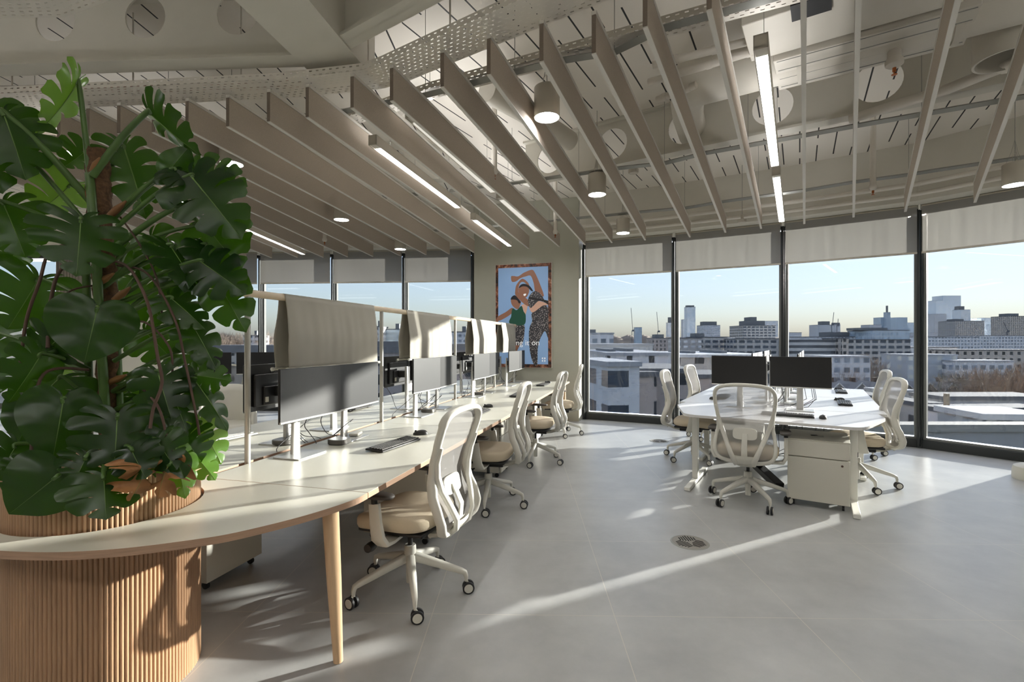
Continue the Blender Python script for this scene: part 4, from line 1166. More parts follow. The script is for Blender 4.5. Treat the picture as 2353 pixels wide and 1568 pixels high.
place_mon(Q(-.32, -.20, TZ), CA-.03, 'black-screened monitor facing the room, left of the front pair on the white cluster', G2)
place_mon(Q(.25, -.21, TZ), CA+.03, 'black-screened monitor facing the room, right of the front pair on the white cluster', G2)
for q, t in ((.42, 'nearer'), (.99, 'second'), (1.85, 'third'), (2.42, 'farthest')):
    place_mon(Q(.22, q, TZ+.02), EA, 'edge-on monitor of the white cluster facing the right side, %s along' % t, G2)
    place_mon(Q(-.22, q, TZ+.02), EA+PI, 'edge-on monitor of the white cluster facing the left side, %s along' % t, G2)
put(kb, Q(.155, -.60, TZ), CA, 'dark keyboard right of the chair seen from behind', KG)
put(ms, Q(.44, -.62, TZ), CA, 'dark mouse at the front desk of the white cluster', MG)
put(kb, Q(.66, .76, TZ), EA, 'dark keyboard on the right of the white cluster, nearer desk', KG)
put(ms, Q(.62, 1.09, TZ), EA, 'dark mouse on the right of the white cluster, nearer desk', MG)
put(kb, Q(.68, 2.25, TZ), EA, 'dark keyboard on the right of the white cluster, desk by the glass', KG)
put(ms, Q(.66, 2.6, TZ), EA, 'dark mouse on the right of the white cluster, desk by the glass', MG)
put(kb, Q(-.62, .72, TZ), EA+PI, 'dark keyboard on the left side of the white cluster', KG)
put(ms, Q(-.66, .40, TZ), EA+PI, 'dark mouse on the left side of the white cluster', MG)
pedestal(Q(.40, -.66), CA, 'white lockable drawer pedestal with keys on top at the front of the white cluster', w_=.46, d_=.54, h=.535, lock=True)
pedestal(Q(-.45, 1.1), EA+PI, 'white drawer pedestal under the left side of the white cluster')
k_ = thing('key_bunch', Q(.37, -.74, .598), CA, 'small black key bunch lying on the lockable pedestal', 'keys')
MB().box((0, 0, .004), (.05, .018, .007), rz=.4).obj('fob', black_pl, k_, bevel=.002)
MB().box((.05, -.012, .002), (.05, .008, .002), rz=-.2).obj('key', galv, k_)
MB().tube([(.02+.012*math.cos(q), .012*math.sin(q), .004) for q in [2*PI*i/14 for i in range(14)]], .0012, n=5, closed=True).obj('key_ring', galv, k_)
# cables under and on the cluster
for j in range(9):
    p0 = rc.uniform(-.35, .45); q0 = rc.uniform(-.35, .1)
    pts = [Q(p0, q0, TZ-.03), Q(p0+rc.uniform(-.1, .1), q0+.02, .5), Q(p0+rc.uniform(-.2, .2), q0-.05, .3), Q(p0+rc.uniform(-.25, .1), q0, .36+rc.uniform(-.1, .1)), Q(-.05, -.1, .22)]
    sp = []
    for a in range(len(pts)-1):
        p0_ = pts[max(a-1, 0)]; p1 = pts[a]; p2 = pts[a+1]; p3 = pts[min(a+2, len(pts)-1)]
        for k in range(6):
            t = k/6; sp.append(.5*((2*p1)+(p2-p0_)*t+(2*p0_-5*p1+4*p2-p3)*t*t+(3*p1-p0_-3*p2+p3)*t**3))
    tag(MB().tube(sp, .003, n=6).obj('under_desk_cable', cable), 'black cable tangled under the front of the white cluster', 'cable', 'cables under the white cluster')
tag(MB().bar(Q(-.25, -.25, .26), Q(.1, -.75, .10), .09, .06).obj('power_strip', black_pl, bevel=.008), 'black power strip hanging among cables under the white cluster', 'power strip')
tag(MB().box((0, 0, 0), (.10, .10, .06)).obj('adapter_brick', black_pl, loc=Q(-.12, -.5, .235), rz=CA+.4, bevel=.01), 'black adapter brick among the cables behind the chair seen from behind', 'adapter')
for j in range(7):
    p0 = rc.uniform(-.1, .45)
    pts = [Q(p0, -.14, TZ+.25), Q(p0+.02, -.10, TZ+.12), Q(p0+rc.uniform(-.15, .1), -.02, TZ+.03), Q(p0-.1, .05, TZ+.006)]
    tag(MB().tube(pts, .003, n=6).obj('monitor_cable', cable), 'black cable behind the front monitor pair of the white cluster', 'cable', 'cables behind the front monitors of the white cluster')

# ------------------------------------------------------------------ floor vents
def vent(x, y, r, lab):
    t = thing('floor_vent', (x, y, 0), 0, lab, 'floor vent', 'round floor vents')
    MB().lathe([(r*.93, .001), (r*.95, .004), (r, .003), (r+.006, .0005), (r+.006, 0)], 56).obj('rim_ring', galv, t)
    MB().lathe([(r*.95, .0015), (r*.95, .0025), (0, .0025)], 48).obj('vent_plate', mat('vent_grey', (142, 138, 130), .45), t)
    m = MB()
    for k in range(3):
        a = PI/2+2*PI*k/3; d = Vector((math.cos(a), math.sin(a), 0)); s_ = Vector((-d.y, d.x, 0))
        for j in range(7):
            o_ = -.055+.0183*j; l0 = .018+abs(o_)*.3; l1 = .115-abs(o_)*.55
            p = d*l0+s_*o_; q = d*l1+s_*o_
            m.bar((p.x*r/.133, p.y*r/.133, .0033), (q.x*r/.133, q.y*r/.133, .0033), .0075, .0012)
    m.obj('vent_slots', blackline, t)
vent(1.279, 3.507, .128, 'round floor vent nearest the camera, by the strip of sunlight')
vent(2.13, 7.06, .13, 'round floor vent near the windows, left of the white cluster')
# the white furniture edge just entering the frame at the right
tag(MB().lathe([(0, .15), (.15, .15), (.19, .13), (.2, .08), (.2, .0)], 40, o=(5.49, 5.08, 0)).obj('stand_foot', cab), 'low rounded white furniture base just entering the frame at the right edge', 'furniture base')

# ------------------------------------------------------------------ far side of the room, glimpsed left of the first screen
tub = thing('tub_chair', (-3.55, 6.1, 0), math.radians(200), 'white rounded tub chair glimpsed behind the first bench post', 'chair')
def tubf(a, b):
    q = PI*1.12*(a-.5)*2*.55-PI/2; r = .33-.02*b; h_ = .42+.42*(math.cos((a-.5)*PI)**.6)
    return (r*math.cos(q), r*math.sin(q)*-1*-1, .2+(h_-.2+.05)*b)
o = MB().grid(tubf, 30, 8).obj('shell', cab, tub, smooth=60); o.modifiers.new('thickness', 'SOLIDIFY').thickness = .04
MB().lathe([(0, .20), (.31, .20), (.32, .24), (.32, .38), (.28, .42), (0, .42)], 36).obj('seat_cushion', cab, tub)
for a in (0.8, 2.3, 3.9, 5.4): MB().cyl((.22*math.cos(a), .22*math.sin(a), 0), (.2*math.cos(a), .2*math.sin(a), .21), .012).obj('leg', galv, tub)
d2 = thing('back_desk', (-3.9, 7.0, 0), math.radians(12), 'pale desk across the room carrying the black monitors left of the first screen', 'desk')
MB().box((0, 0, TZ-.014), (3.0, .8, .028)).obj('desk_top', lam, d2)
for x in (-1.4, 1.4):
    MB().box((x, 0, .36), (.05, .6, .70)).obj('leg', metal_white, d2)
for k, (x, y, z) in enumerate([(-4.22, 6.82, TZ), (-3.63, 6.94, TZ), (-3.04, 7.06, TZ)]):
    place_mon(Vector((x, y, z)), math.radians(12), 'black monitor across the room behind the first bench post, %s of three' % ['leftmost', 'middle', 'rightmost'][k], 'black monitors across the room')
dr = thing('drawer_cabinet', (-4.55, 6.55, 0), math.radians(20), 'white drawer cabinet glimpsed between the monstera and the first post', 'cabinet')
MB().box((0, 0, .5), (.8, .45, 1.0)).obj('body', cab, dr, bevel=.003)
for k in range(3):
    d_ = MB().box((0, -.228, .18+k*.32), (.78, .016, .305)).obj('drawer', cab, dr, bevel=.002)
    MB().box((0, -.24, .30+k*.32), (.14, .01, .01)).obj('handle', galv, d_)

# ================================================================== MONSTERA
def leaf_2d(kind, seed):
    """returns list of lobes; each lobe is a grid of (x, y) for the right half (x>=0), blade runs from (0,0) to (0,-1)"""
    E = [(.04, .05), (.10, .17), (.24, .22), (.38, .17), (.485, .02), (.52, -.17), (.49, -.38), (.41, -.57), (.29, -.75), (.14, -.90), (0, -1.0)]
    def Ef(t):
        x = t*(len(E)-1); i = min(int(x), len(E)-2); f = x-i
        p0 = Vector(E[max(i-1, 0)]); p1 = Vector(E[i]); p2 = Vector(E[i+1]); p3 = Vector(E[min(i+2, len(E)-1)])
        return .5*((2*p1)+(p2-p0)*f+(2*p0-5*p1+4*p2-p3)*f*f+(3*p1-p0-3*p2+p3)*f**3)
    def Mf(t): return Vector((0, -.97*max(0, (t-.12)/.88)**1.25))
    rnd = random.Random(seed)
    def P(t, s):
        m = Mf(t); e = Ef(t); p = m.lerp(e, s)
        p.y += .06*math.sin(s*PI)*(1 if t < .9 else (1-t)*10)*(.5 if t < .3 else -.0+.9)
        return p
    lobes = []
    if kind == 0:
        cuts = [0, 1]
    else:
        n = 5 if kind == 1 else 4
        cuts = [0]+[.20+.66*(i/(n-1))+rnd.uniform(-.015, .015) for i in range(n)]+[1]
    for i in range(len(cuts)-1):
        a, b = cuts[i], cuts[i+1]
        g = (.19 if kind == 1 else .12)*(b-a) if kind else 0
        ga = g if i > 0 else 0; gb = g if i < len(cuts)-2 else 0
        s0a = rnd.uniform(.2, .45) if ga else 1; s0b = rnd.uniform(.2, .45) if gb else 1
        lobes.append((a, b, ga, gb, s0a, s0b))
    # neighbouring lobes share the slit start
    for i in range(len(lobes)-1):
        l = list(lobes[i+1]); l[4] = lobes[i][5]; lobes[i+1] = tuple(l)
    return lobes, P
def leaf_mesh(kind, seed, fold, droop, wav, wscale=1.0, L=1.0):
    m = MB(); rnd = random.Random(seed+50)
    for side in (1, -1):
        lobes, P = leaf_2d(kind, seed+(17 if side < 0 else 0))
        ph = rnd.uniform(0, 6)
        for (a, b, ga, gb, s0a, s0b) in lobes:
            whole = kind == 0
            nt = 22 if whole else 6; ns = 8 if whole else 12
            def fn(u, v):
                s = u
                aa, bb = a, b
                if s > s0a: aa += ga*(min(1, (s-s0a)/(1-s0a)*2.2)**.6)*.5
                if s > s0b: bb -= gb*(min(1, (s-s0b)/(1-s0b)*2.2)**.6)*(.5+.25*(s > .8)*(s-.8)/.2)
                if (ga or gb) and s > .87:
                    k = (s-.87)/.13; sh = .38*(1-math.sqrt(max(0, 1-k*k*.99))); c = (aa+bb)/2
                    if ga: aa += (c-aa)*sh
                    if gb: bb += (c-bb)*sh
                t = aa+(bb-aa)*v
                p = P(t, s)
                x = p.x*wscale; y = p.y
                mid = (v-.5)*2
                z = -fold*abs(x)*1.0 - droop*(y*y) + droop*.35*max(0, y) - .30*fold*x*x
                z += wav*math.sin(9*y+ph+3*x)*abs(x)
                if not whole: z -= .018*(mid*mid)*s*(s > .2)
                else: z += .012*math.cos(t*38)*s
                return (x*side*L, y*L, z*L)
            m.mi(0).grid(fn, ns, nt)
    # midrib
    pts = [(0, -i/12*L*.97, (-droop*(i/12)**2*.95+.004)*L) for i in range(13)]
    m.mi(1).tube(pts, [(.0085*(1-i/12)+.0015)*L for i in range(13)], n=6)
    return m
plant = thing('monstera', B(0, 0, .89), 0, 'tall dark green monstera with split leaves climbing a moss pole out of the slatted planter', 'plant')
po = Vector(plant.location)
def spline(pts, k=8):
    sp = []
    for a in range(len(pts)-1):
        p0 = pts[max(a-1, 0)]; p1 = pts[a]; p2 = pts[a+1]; p3 = pts[min(a+2, len(pts)-1)]
        for i in range(k):
            t = i/k; sp.append(.5*((2*p1)+(p2-p0)*t+(2*p0-5*p1+4*p2-p3)*t*t+(3*p1-p0-3*p2+p3)*t**3))
    sp.append(pts[-1]); return sp
PY = 2.14
pole_pts = [atd(262, 1040, PY), atd(250, 860, PY), atd(243, 690, PY), atd(232, 520, PY), atd(224, 345, PY)]
pole_pts[0].z = .88
# coir pole with rough wrapped surface
sp = spline([p-po for p in pole_pts], 14); rp_ = random.Random(5)
m = MB(); n = 22; vs = []
for i, p in enumerate(sp):
    for k in range(n):
        q = 2*PI*k/n; r = .043+.004*math.sin(i*1.7+k*.6)+rp_.uniform(-.003, .003)
        vs.append(p+Vector((r*math.cos(q), r*math.sin(q), rp_.uniform(-.004, .004))))
N_ = len(sp)
m.add(vs, [(i*n+k, i*n+(k+1) % n, (i+1)*n+(k+1) % n, (i+1)*n+k) for i in range(N_-1) for k in range(n)]+[tuple((N_-1)*n+k for k in range(n))])
for j in range(520):
    i = rp_.randrange(N_); q = rp_.uniform(0, 2*PI); c = sp[i]; d = Vector((math.cos(q), math.sin(q), 0)); t = Vector((-d.y, d.x, rp_.uniform(-.8, .8))).normalized()
    a = c+d*.042; b = a+d*rp_.uniform(.004, .016)+t*rp_.uniform(.01, .035); e = a+t*.003
    m.add([a, b, e], [(0, 1, 2)])
m.obj('moss_pole', coir, plant, smooth=50)
# thick climbing stems
def stem(pts, r, mm=stemg, name='stem', n=12):
    return MB().tube(spline([p-po for p in pts], 8), r if not isinstance(r, list) else r, n=n).obj(name, mm, plant, smooth=60)
stem([atd(250, 1060, 2.07), atd(238, 880, 2.07), atd(227, 700, 2.07), atd(222, 600, 2.07), atd(212, 480, 2.08), atd(206, 400, 2.10)], .0175)
stem([atd(205, 1060, 2.12), atd(204, 880, 2.14), atd(200, 700, 2.14), atd(196, 560, 2.14)], .015)
stem([atd(278, 1040, 2.12), atd(275, 900, 2.14), atd(268, 760, 2.16), atd(262, 640, 2.16)], .013)
cam_p = Vector((0, 0, H))
def leaf(ax, ay, tx_, ty_, wpx, kind=1, da=0.0, dt=0.0, roll=0.0, fold=.22, droop=.12, wav=.10, org=None, mm=None, seed=0, petw=.0085, yb_=None, nm='leaf'):
    base = PY if yb_ is None else yb_
    A = atd(ax, ay, base+da); T = atd(tx_, ty_, base+dt)
    yv = (A-T); L = yv.length; yv.normalize()
    view = (cam_p-A).normalized()
    nz = (view-yv*view.dot(yv)).normalized()
    nz = Matrix.Rotation(roll, 3, yv) @ nz
    xv = yv.cross(nz).normalized()
    W = wpx/F*(base+da); ws = (W/L)/1.04/max(.35, abs(math.cos(roll)))
    ws = min(ws, 1.5)
    m = leaf_mesh(kind, seed, fold, droop, wav, ws, L)
    R = Matrix((xv, yv, nz)).transposed()
    m.v = [tuple(R @ Vector(v)+(A-po)) for v in m.v]
    o = m.obj(nm, [mm or leaf_m, vein_m], plant, smooth=70, weld=True)
    # petiole, from the pole
    if org is None: org = (238+(8 if ax > 240 else -8), min(1020, ay+90+.35*abs(ax-238)), .0)
    O_ = atd(org[0], org[1], PY-.03+(org[2] if len(org) > 2 else 0))
    mid = O_.lerp(A, .55)+Vector((0, 0, .05*(A-O_).length))
    pts = spline([O_-po, mid-po, A-po, A-po-yv*.02], 7)
    n_ = len(pts)
    MB().tube(pts, [petw*(1.25-.55*i/(n_-1)) for i in range(n_)], n=8).obj('petiole', stemg, plant, smooth=60)
    return o
LV = [
 # ax, ay, tx, ty, width, kwargs
 (180, 186, 105, 318, 62, dict(kind=1, da=-.05, dt=-.12, roll=1.05, fold=.1, org=(206, 400), mm=leaf_y, petw=.010)),
 (340, 256, 446, 362, 66, dict(kind=1, da=-.04, dt=-.02, roll=-1.0, fold=.3, org=(212, 405, -.02), petw=.0125)),
 (6, 256, 62, 404, 190, dict(kind=1, da=-.25, dt=-.25, roll=.25, org=(214, 470), petw=.013)),
 (-60, 250, -10, 430, 200, dict(kind=1, da=-.2, dt=-.25, roll=-.3, org=(205, 520))),
 (283, 335, 338, 492, 128, dict(kind=1, da=.08, dt=.05, roll=.25, org=(250, 400, .1), fold=.1)),
 (200, 345, 146, 388, 90, dict(kind=2, da=.15, dt=.15, roll=.3, org=(225, 420, .1))),
 (163, 425, 82, 500, 118, dict(kind=2, da=.10, dt=.12, roll=.35, org=(215, 470, .1), mm=leaf_y)),
 (388, 394, 432, 336, 74, dict(kind=0, da=0, dt=.0, roll=.3, org=(255, 505), petw=.0125, fold=.4)),
 (395, 388, 448, 420, 70, dict(kind=1, da=-.05, dt=-.05, roll=.9, org=(255, 505), petw=.008)),
 (436, 402, 548, 535, 178, dict(kind=1, da=-.05, dt=-.12, roll=.15, org=(270, 520), seed=3, fold=.15)),
 (450, 395, 560, 420, 120, dict(kind=1, da=.02, dt=.0, roll=.4, org=(270, 520), seed=4)),
 (470, 515, 545, 612, 165, dict(kind=2, da=.05, dt=.0, roll=-.25, org=(262, 585), seed=5)),
 (436, 465, 462, 520, 60, dict(kind=1, da=.0, dt=.0, roll=1.0, org=(262, 570), petw=.0115)),
 (186, 502, 178, 628, 182, dict(kind=1, da=-.25, dt=-.32, roll=.1, org=(215, 560, -.05), seed=6, fold=.15)),
 (5, 462, 60, 585, 175, dict(kind=1, da=-.1, dt=-.1, roll=.2, org=(210, 560), seed=7)),
 (345, 545, 414, 645, 112, dict(kind=2, da=.12, dt=.1, roll=-.2, org=(260, 600, .1), seed=8)),
 (388, 562, 466, 668, 72, dict(kind=1, da=-.02, dt=-.05, roll=.95, org=(235, 660), petw=.0115, seed=9)),
 (455, 598, 560, 668, 140, dict(kind=1, da=-.04, dt=-.06, roll=.25, org=(262, 690), seed=10)),
 (498, 640, 558, 758, 118, dict(kind=2, da=.02, dt=-.04, roll=-.2, org=(262, 700), seed=11)),
 (90, 640, 20, 760, 205, dict(kind=2, da=.0, dt=-.05, roll=.2, org=(210, 700), seed=12)),
 (224, 706, 195, 832, 172, dict(kind=0, da=-.28, dt=-.34, roll=.05, org=(222, 760, -.05), seed=13, fold=.15)),
 (112, 800, 168, 742, 150, dict(kind=2, da=-.18, dt=-.2, roll=.2, org=(205, 830), seed=14)),
 (96, 812, 26, 930, 108, dict(kind=1, da=-.22, dt=-.28, roll=.45, org=(205, 850), seed=15)),
 (142, 865, 20, 980, 185, dict(kind=2, da=-.1, dt=-.12, roll=-.2, org=(210, 920), seed=16)),
 (146, 915, 124, 1052, 150, dict(kind=0, da=-.30, dt=-.36, roll=.1, org=(225, 960, -.05), seed=17)),
 (85, 930, 38, 1018, 120, dict(kind=0, da=-.1, dt=-.15, roll=-.3, org=(215, 990), seed=18)),
 (362, 852, 392, 966, 132, dict(kind=1, da=-.15, dt=-.2, roll=-.15, org=(260, 900), seed=19, fold=.3)),
 (270, 953, 262, 1097, 176, dict(kind=1, da=-.30, dt=-.38, roll=.05, org=(255, 990, -.05), seed=20, fold=.25)),
 (238, 1092, 245, 1188, 190, dict(kind=2, da=-.42, dt=-.50, roll=.1, org=(245, 1040, -.1), seed=21)),
 (135, 1092, 18, 1186, 170, dict(kind=0, da=-.42, dt=-.50, roll=.1, org=(225, 1045, -.1), seed=22)),
 (40, 1020, -20, 1120, 140, dict(kind=2, da=-.2, dt=-.3, roll=.3, org=(215, 1040), seed=23)),
 (388, 682, 472, 748, 96, dict(kind=1, da=-.05, dt=-.08, roll=.5, org=(262, 740), seed=24)),
 (400, 640, 430, 700, 80, dict(kind=0, da=.05, dt=.05, roll=.3, org=(262, 740), seed=25)),
 (440, 745, 502, 845, 90, dict(kind=1, da=-.02, dt=-.05, roll=.4, org=(262, 830), seed=26)),
 (441, 862, 524, 872, 92, dict(kind=1, da=-.04, dt=-.08, roll=.2, org=(268, 900), seed=27)),
 (442, 868, 530, 980, 74, dict(kind=1, da=-.05, dt=-.10, roll=.6, org=(268, 900), seed=28)),
 (455, 968, 512, 1062, 100, dict(kind=1, da=-.02, dt=-.05, roll=.35, org=(285, 1010), seed=29, mm=leaf_y)),
 (448, 1046, 496, 1100, 70, dict(kind=2, da=-.1, dt=-.12, roll=.3, org=(285, 1040), seed=30, mm=leaf_y)),
 (402, 1040, 428, 1142, 84, dict(kind=2, da=-.22, dt=-.28, roll=.2, org=(290, 1040), seed=31, mm=leaf_y)),
 (390, 985, 362, 1098, 84, dict(kind=1, da=-.2, dt=-.26, roll=.3, org=(275, 1010), seed=32)),
 (420, 1000, 458, 1060, 110, dict(kind=1, da=-.1, dt=-.14, roll=-.3, org=(280, 1010), seed=33)),
 (400, 1046, 424, 1096, 60, dict(kind=0, da=-.3, dt=-.34, roll=.2, org=(290, 1040), seed=34)),
 (330, 760, 402, 830, 110, dict(kind=2, da=.2, dt=.2, roll=.2, org=(262, 800, .1), seed=35)),
 (310, 640, 370, 740, 140, dict(kind=2, da=.22, dt=.2, roll=-.2, org=(262, 720, .1), seed=36)),
 (130, 700, 180, 800, 120, dict(kind=2, da=.25, dt=.25, roll=.2, org=(205, 760, .1), seed=37)),
 (150, 840, 120, 880, 110, dict(kind=1, da=.2, dt=.2, roll=.3, org=(205, 880, .1), seed=38, mm=leaf_y)),
 (320, 910, 380, 990, 130, dict(kind=2, da=.1, dt=.1, roll=.2, org=(270, 950, .1), seed=39)),
 (40, 560, 20, 620, 90, dict(kind=2, da=.15, dt=.15, roll=.2, org=(205, 640, .1), seed=40)),
 (60, 1010, 150, 1080, 130, dict(kind=1, da=-.05, dt=-.1, roll=.2, org=(225, 1040), seed=41)),
 (300, 1000, 340, 1080, 110, dict(kind=1, da=-.18, dt=-.24, roll=-.3, org=(265, 1030), seed=42)),
 (300, 560, 330, 640, 110, dict(kind=2, da=.2, dt=.2, roll=.4, org=(262, 640, .1), seed=43)),
 (-30, 760, 10, 900, 160, dict(kind=2, da=.1, dt=.1, roll=.4, org=(205, 860, .1), seed=44)),
 (330, 880, 300, 960, 110, dict(kind=2, da=.18, dt=.18, roll=.3, org=(265, 930, .1), seed=45)),
 (440, 800, 470, 870, 80, dict(kind=2, da=.08, dt=.06, roll=.3, org=(265, 880), seed=46)),
 (200, 1046, 172, 1110, 120, dict(kind=1, da=-.38, dt=-.44, roll=.3, org=(235, 1045, -.1), seed=70)),
 (300, 1030, 330, 1096, 110, dict(kind=1, da=-.36, dt=-.42, roll=-.2, org=(255, 1040, -.1), seed=71)),
 (70, 1075, 8, 1130, 130, dict(kind=2, da=-.30, dt=-.36, roll=.4, org=(215, 1050, -.1), seed=72)),
 (360, 1010, 398, 1075, 100, dict(kind=1, da=-.28, dt=-.36, roll=-.3, org=(275, 1030, -.05), seed=73)),
 (470, 560, 500, 640, 90, dict(kind=2, da=.05, dt=.02, roll=.5, org=(262, 640), seed=74)),
 (395, 905, 432, 985, 90, dict(kind=1, da=-.12, dt=-.18, roll=.4, org=(268, 940), seed=75)),
 (415, 740, 440, 800, 80, dict(kind=1, da=.08, dt=.08, roll=-.3, org=(265, 800), seed=47)),
]
for a in LV:
    leaf(*a[:5], **a[5])
leaf(335, 1068, 322, 1148, 74, kind=2, da=-.37, dt=-.42, roll=.7, org=(280, 1050, -.1), mm=deadleaf, seed=60, wav=.9, fold=.6, droop=.4, nm='dead_leaf')
leaf(392, 1060, 348, 1135, 66, kind=1, da=-.32, dt=-.40, roll=-.6, org=(285, 1050, -.1), mm=deadleaf, seed=61, wav=.9, fold=.6, droop=.4, nm='dead_leaf')
# aerial roots
for pts, r in (([(262, 600, -.02), (300, 620, -.1), (340, 700, -.18), (362, 820, -.25), (372, 880, -.26), (352, 940, -.28), (345, 985, -.3)], .006),
               ([(270, 610, 0), (340, 630, -.05), (400, 730, -.1), (425, 830, -.1), (450, 950, -.12), (458, 1000, -.12)], .005),
               ([(196, 600, 0), (140, 620, -.1), (115, 700, -.15), (110, 800, -.2)], .007),
               ([(215, 550, -.05), (120, 575, -.15), (90, 650, -.2), (60, 740, -.2), (45, 860, -.2)], .006),
               ([(225, 655, -.05), (160, 670, -.15), (130, 720, -.2), (125, 780, -.2)], .004),
               ([(205, 850, -.1), (100, 860, -.2), (75, 1000, -.25), (72, 1090, -.3)], .006),
               ([(262, 480, 0), (320, 560, -.05), (360, 640, -.05), (372, 720, -.05)], .004),
               ([(272, 760, 0), (330, 740, -.05), (390, 800, -.1), (395, 880, -.1)], .0045),
               ([(300, 870, -.05), (360, 930, -.2), (385, 1010, -.26), (400, 1060, -.28)], .005)):
    P_ = [atd(x, y, PY+d) for x, y, d in pts]
    MB().tube(spline([p-po for p in P_], 8), r, n=7).obj('aerial_root', root_m, plant, smooth=60)
# brown sheaths where the petioles leave the stem
for (x0, y0, x1, y1) in ((200, 440, 214, 468), (212, 395, 230, 362), (248, 500, 290, 462), (220, 655, 262, 628), (262, 690, 300, 660), (215, 590, 232, 610), (250, 880, 290, 862)):
    a = atd(x0, y0, PY-.05)-po; b = atd(x1, y1, PY-.06)-po
    MB().tube([a, a.lerp(b, .5), b], [.012, .015, .004], n=8).obj('sheath', sheath, plant, smooth=60)

# ================================================================== THE CITY OUTSIDE
GZ = -31.0
def facade_mat(name, wall, win=(70, 78, 88), bay=3.2, fl=3.1, wfrac=.6, hfrac=.5, band=False, rough=.8):
    if name in MATS: return MATS[name]
    m, n, l = nodes(name)
    b = n['Principled BSDF']
    tc = n.new('ShaderNodeTexCoord'); sp = n.new('ShaderNodeSeparateXYZ'); l.new(tc.outputs['Object'], sp.inputs[0])
    sn = n.new('ShaderNodeSeparateXYZ'); l.new(tc.outputs['Normal'], sn.inputs[0])
    ax = math_node(n, l, 'ABSOLUTE', sn.outputs[0]); ay = math_node(n, l, 'ABSOLUTE', sn.outputs[1]); az = math_node(n, l, 'ABSOLUTE', sn.outputs[2])
    side = math_node(n, l, 'GREATER_THAN', ax, ay)
    h = math_node(n, l, 'ADD', math_node(n, l, 'MULTIPLY', sp.outputs[1], side), math_node(n, l, 'MULTIPLY', sp.outputs[0], math_node(n, l, 'SUBTRACT', 1.0, side)))
    fx = math_node(n, l, 'FRACT', math_node(n, l, 'DIVIDE', math_node(n, l, 'ADD', h, 500.0), bay))
    fz = math_node(n, l, 'FRACT', math_node(n, l, 'DIVIDE', math_node(n, l, 'ADD', sp.outputs[2], 500.0), fl))
    wx = math_node(n, l, 'COMPARE', fx, .5, wfrac/2) if not band else 1.0
    wz = math_node(n, l, 'COMPARE', fz, .5, hfrac/2)
    k = math_node(n, l, 'MULTIPLY', wx, wz)
    k = math_node(n, l, 'MULTIPLY', k, math_node(n, l, 'LESS_THAN', az, .5))
    # some rooms lighter than others
    vn = n.new('ShaderNodeTexWhiteNoise'); vn.noise_dimensions = '2D'
    cb = n.new('ShaderNodeCombineXYZ'); l.new(math_node(n, l, 'FLOOR', math_node(n, l, 'DIVIDE', math_node(n, l, 'ADD', h, 500.0), bay)), cb.inputs[0]); l.new(math_node(n, l, 'FLOOR', math_node(n, l, 'DIVIDE', math_node(n, l, 'ADD', sp.outputs[2], 500.0), fl)), cb.inputs[1])
    l.new(cb.outputs[0], vn.inputs[0])
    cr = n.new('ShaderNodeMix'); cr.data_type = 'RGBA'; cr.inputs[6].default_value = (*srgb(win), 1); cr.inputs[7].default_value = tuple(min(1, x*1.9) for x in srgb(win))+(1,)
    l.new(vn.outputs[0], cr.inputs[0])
    nz = n.new('ShaderNodeTexNoise'); nz.inputs['Scale'].default_value = .35; nz.inputs['Detail'].default_value = 6
    l.new(tc.outputs['Object'], nz.inputs['Vector'])
    wc = n.new('ShaderNodeMix'); wc.data_type = 'RGBA'; c = srgb(wall)
    wc.inputs[6].default_value = tuple(x*.8 for x in c)+(1,); wc.inputs[7].default_value = tuple(min(1, x*1.15) for x in c)+(1,)
    l.new(nz.outputs['Fac'], wc.inputs[0])
    mx = n.new('ShaderNodeMix'); mx.data_type = 'RGBA'; l.new(k, mx.inputs[0]); l.new(wc.outputs[2], mx.inputs[6]); l.new(cr.outputs[2], mx.inputs[7])
    l.new(mx.outputs[2], b.inputs['Base Color'])
    rr = n.new('ShaderNodeMapRange'); l.new(k, rr.inputs[0]); rr.inputs[3].default_value = rough; rr.inputs[4].default_value = .15
    l.new(rr.outputs[0], b.inputs['Roughness'])
    return m
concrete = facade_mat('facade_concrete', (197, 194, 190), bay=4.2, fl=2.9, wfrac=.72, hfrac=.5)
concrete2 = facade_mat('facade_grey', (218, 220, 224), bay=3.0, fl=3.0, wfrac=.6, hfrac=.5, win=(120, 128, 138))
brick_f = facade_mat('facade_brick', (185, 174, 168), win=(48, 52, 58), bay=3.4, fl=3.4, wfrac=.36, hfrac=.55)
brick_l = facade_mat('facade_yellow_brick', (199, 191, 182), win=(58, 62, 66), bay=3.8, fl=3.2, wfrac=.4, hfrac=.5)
glass_hazed = facade_mat('facade_tower_hazed', (226, 234, 240), win=(196, 212, 226), bay=4.4, fl=7.2, wfrac=.8, hfrac=.72, rough=.5)  # pale blue tone stands in for haze over the far towers
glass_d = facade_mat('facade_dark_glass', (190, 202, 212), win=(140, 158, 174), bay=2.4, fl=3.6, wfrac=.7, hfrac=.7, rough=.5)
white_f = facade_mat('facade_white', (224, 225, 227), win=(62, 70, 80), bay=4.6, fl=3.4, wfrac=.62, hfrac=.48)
roof_l = mat('roof_light', (176, 178, 182), .55, var=.15, vscale=.3); roof_d = mat('roof_dark', (108, 110, 114), .8, var=.2, vscale=.3)
slate = mat('roof_slate', (132, 130, 130), .6, var=.2, vscale=.5)
plant_m = mat('rooftop_plant', (120, 122, 124), .6)
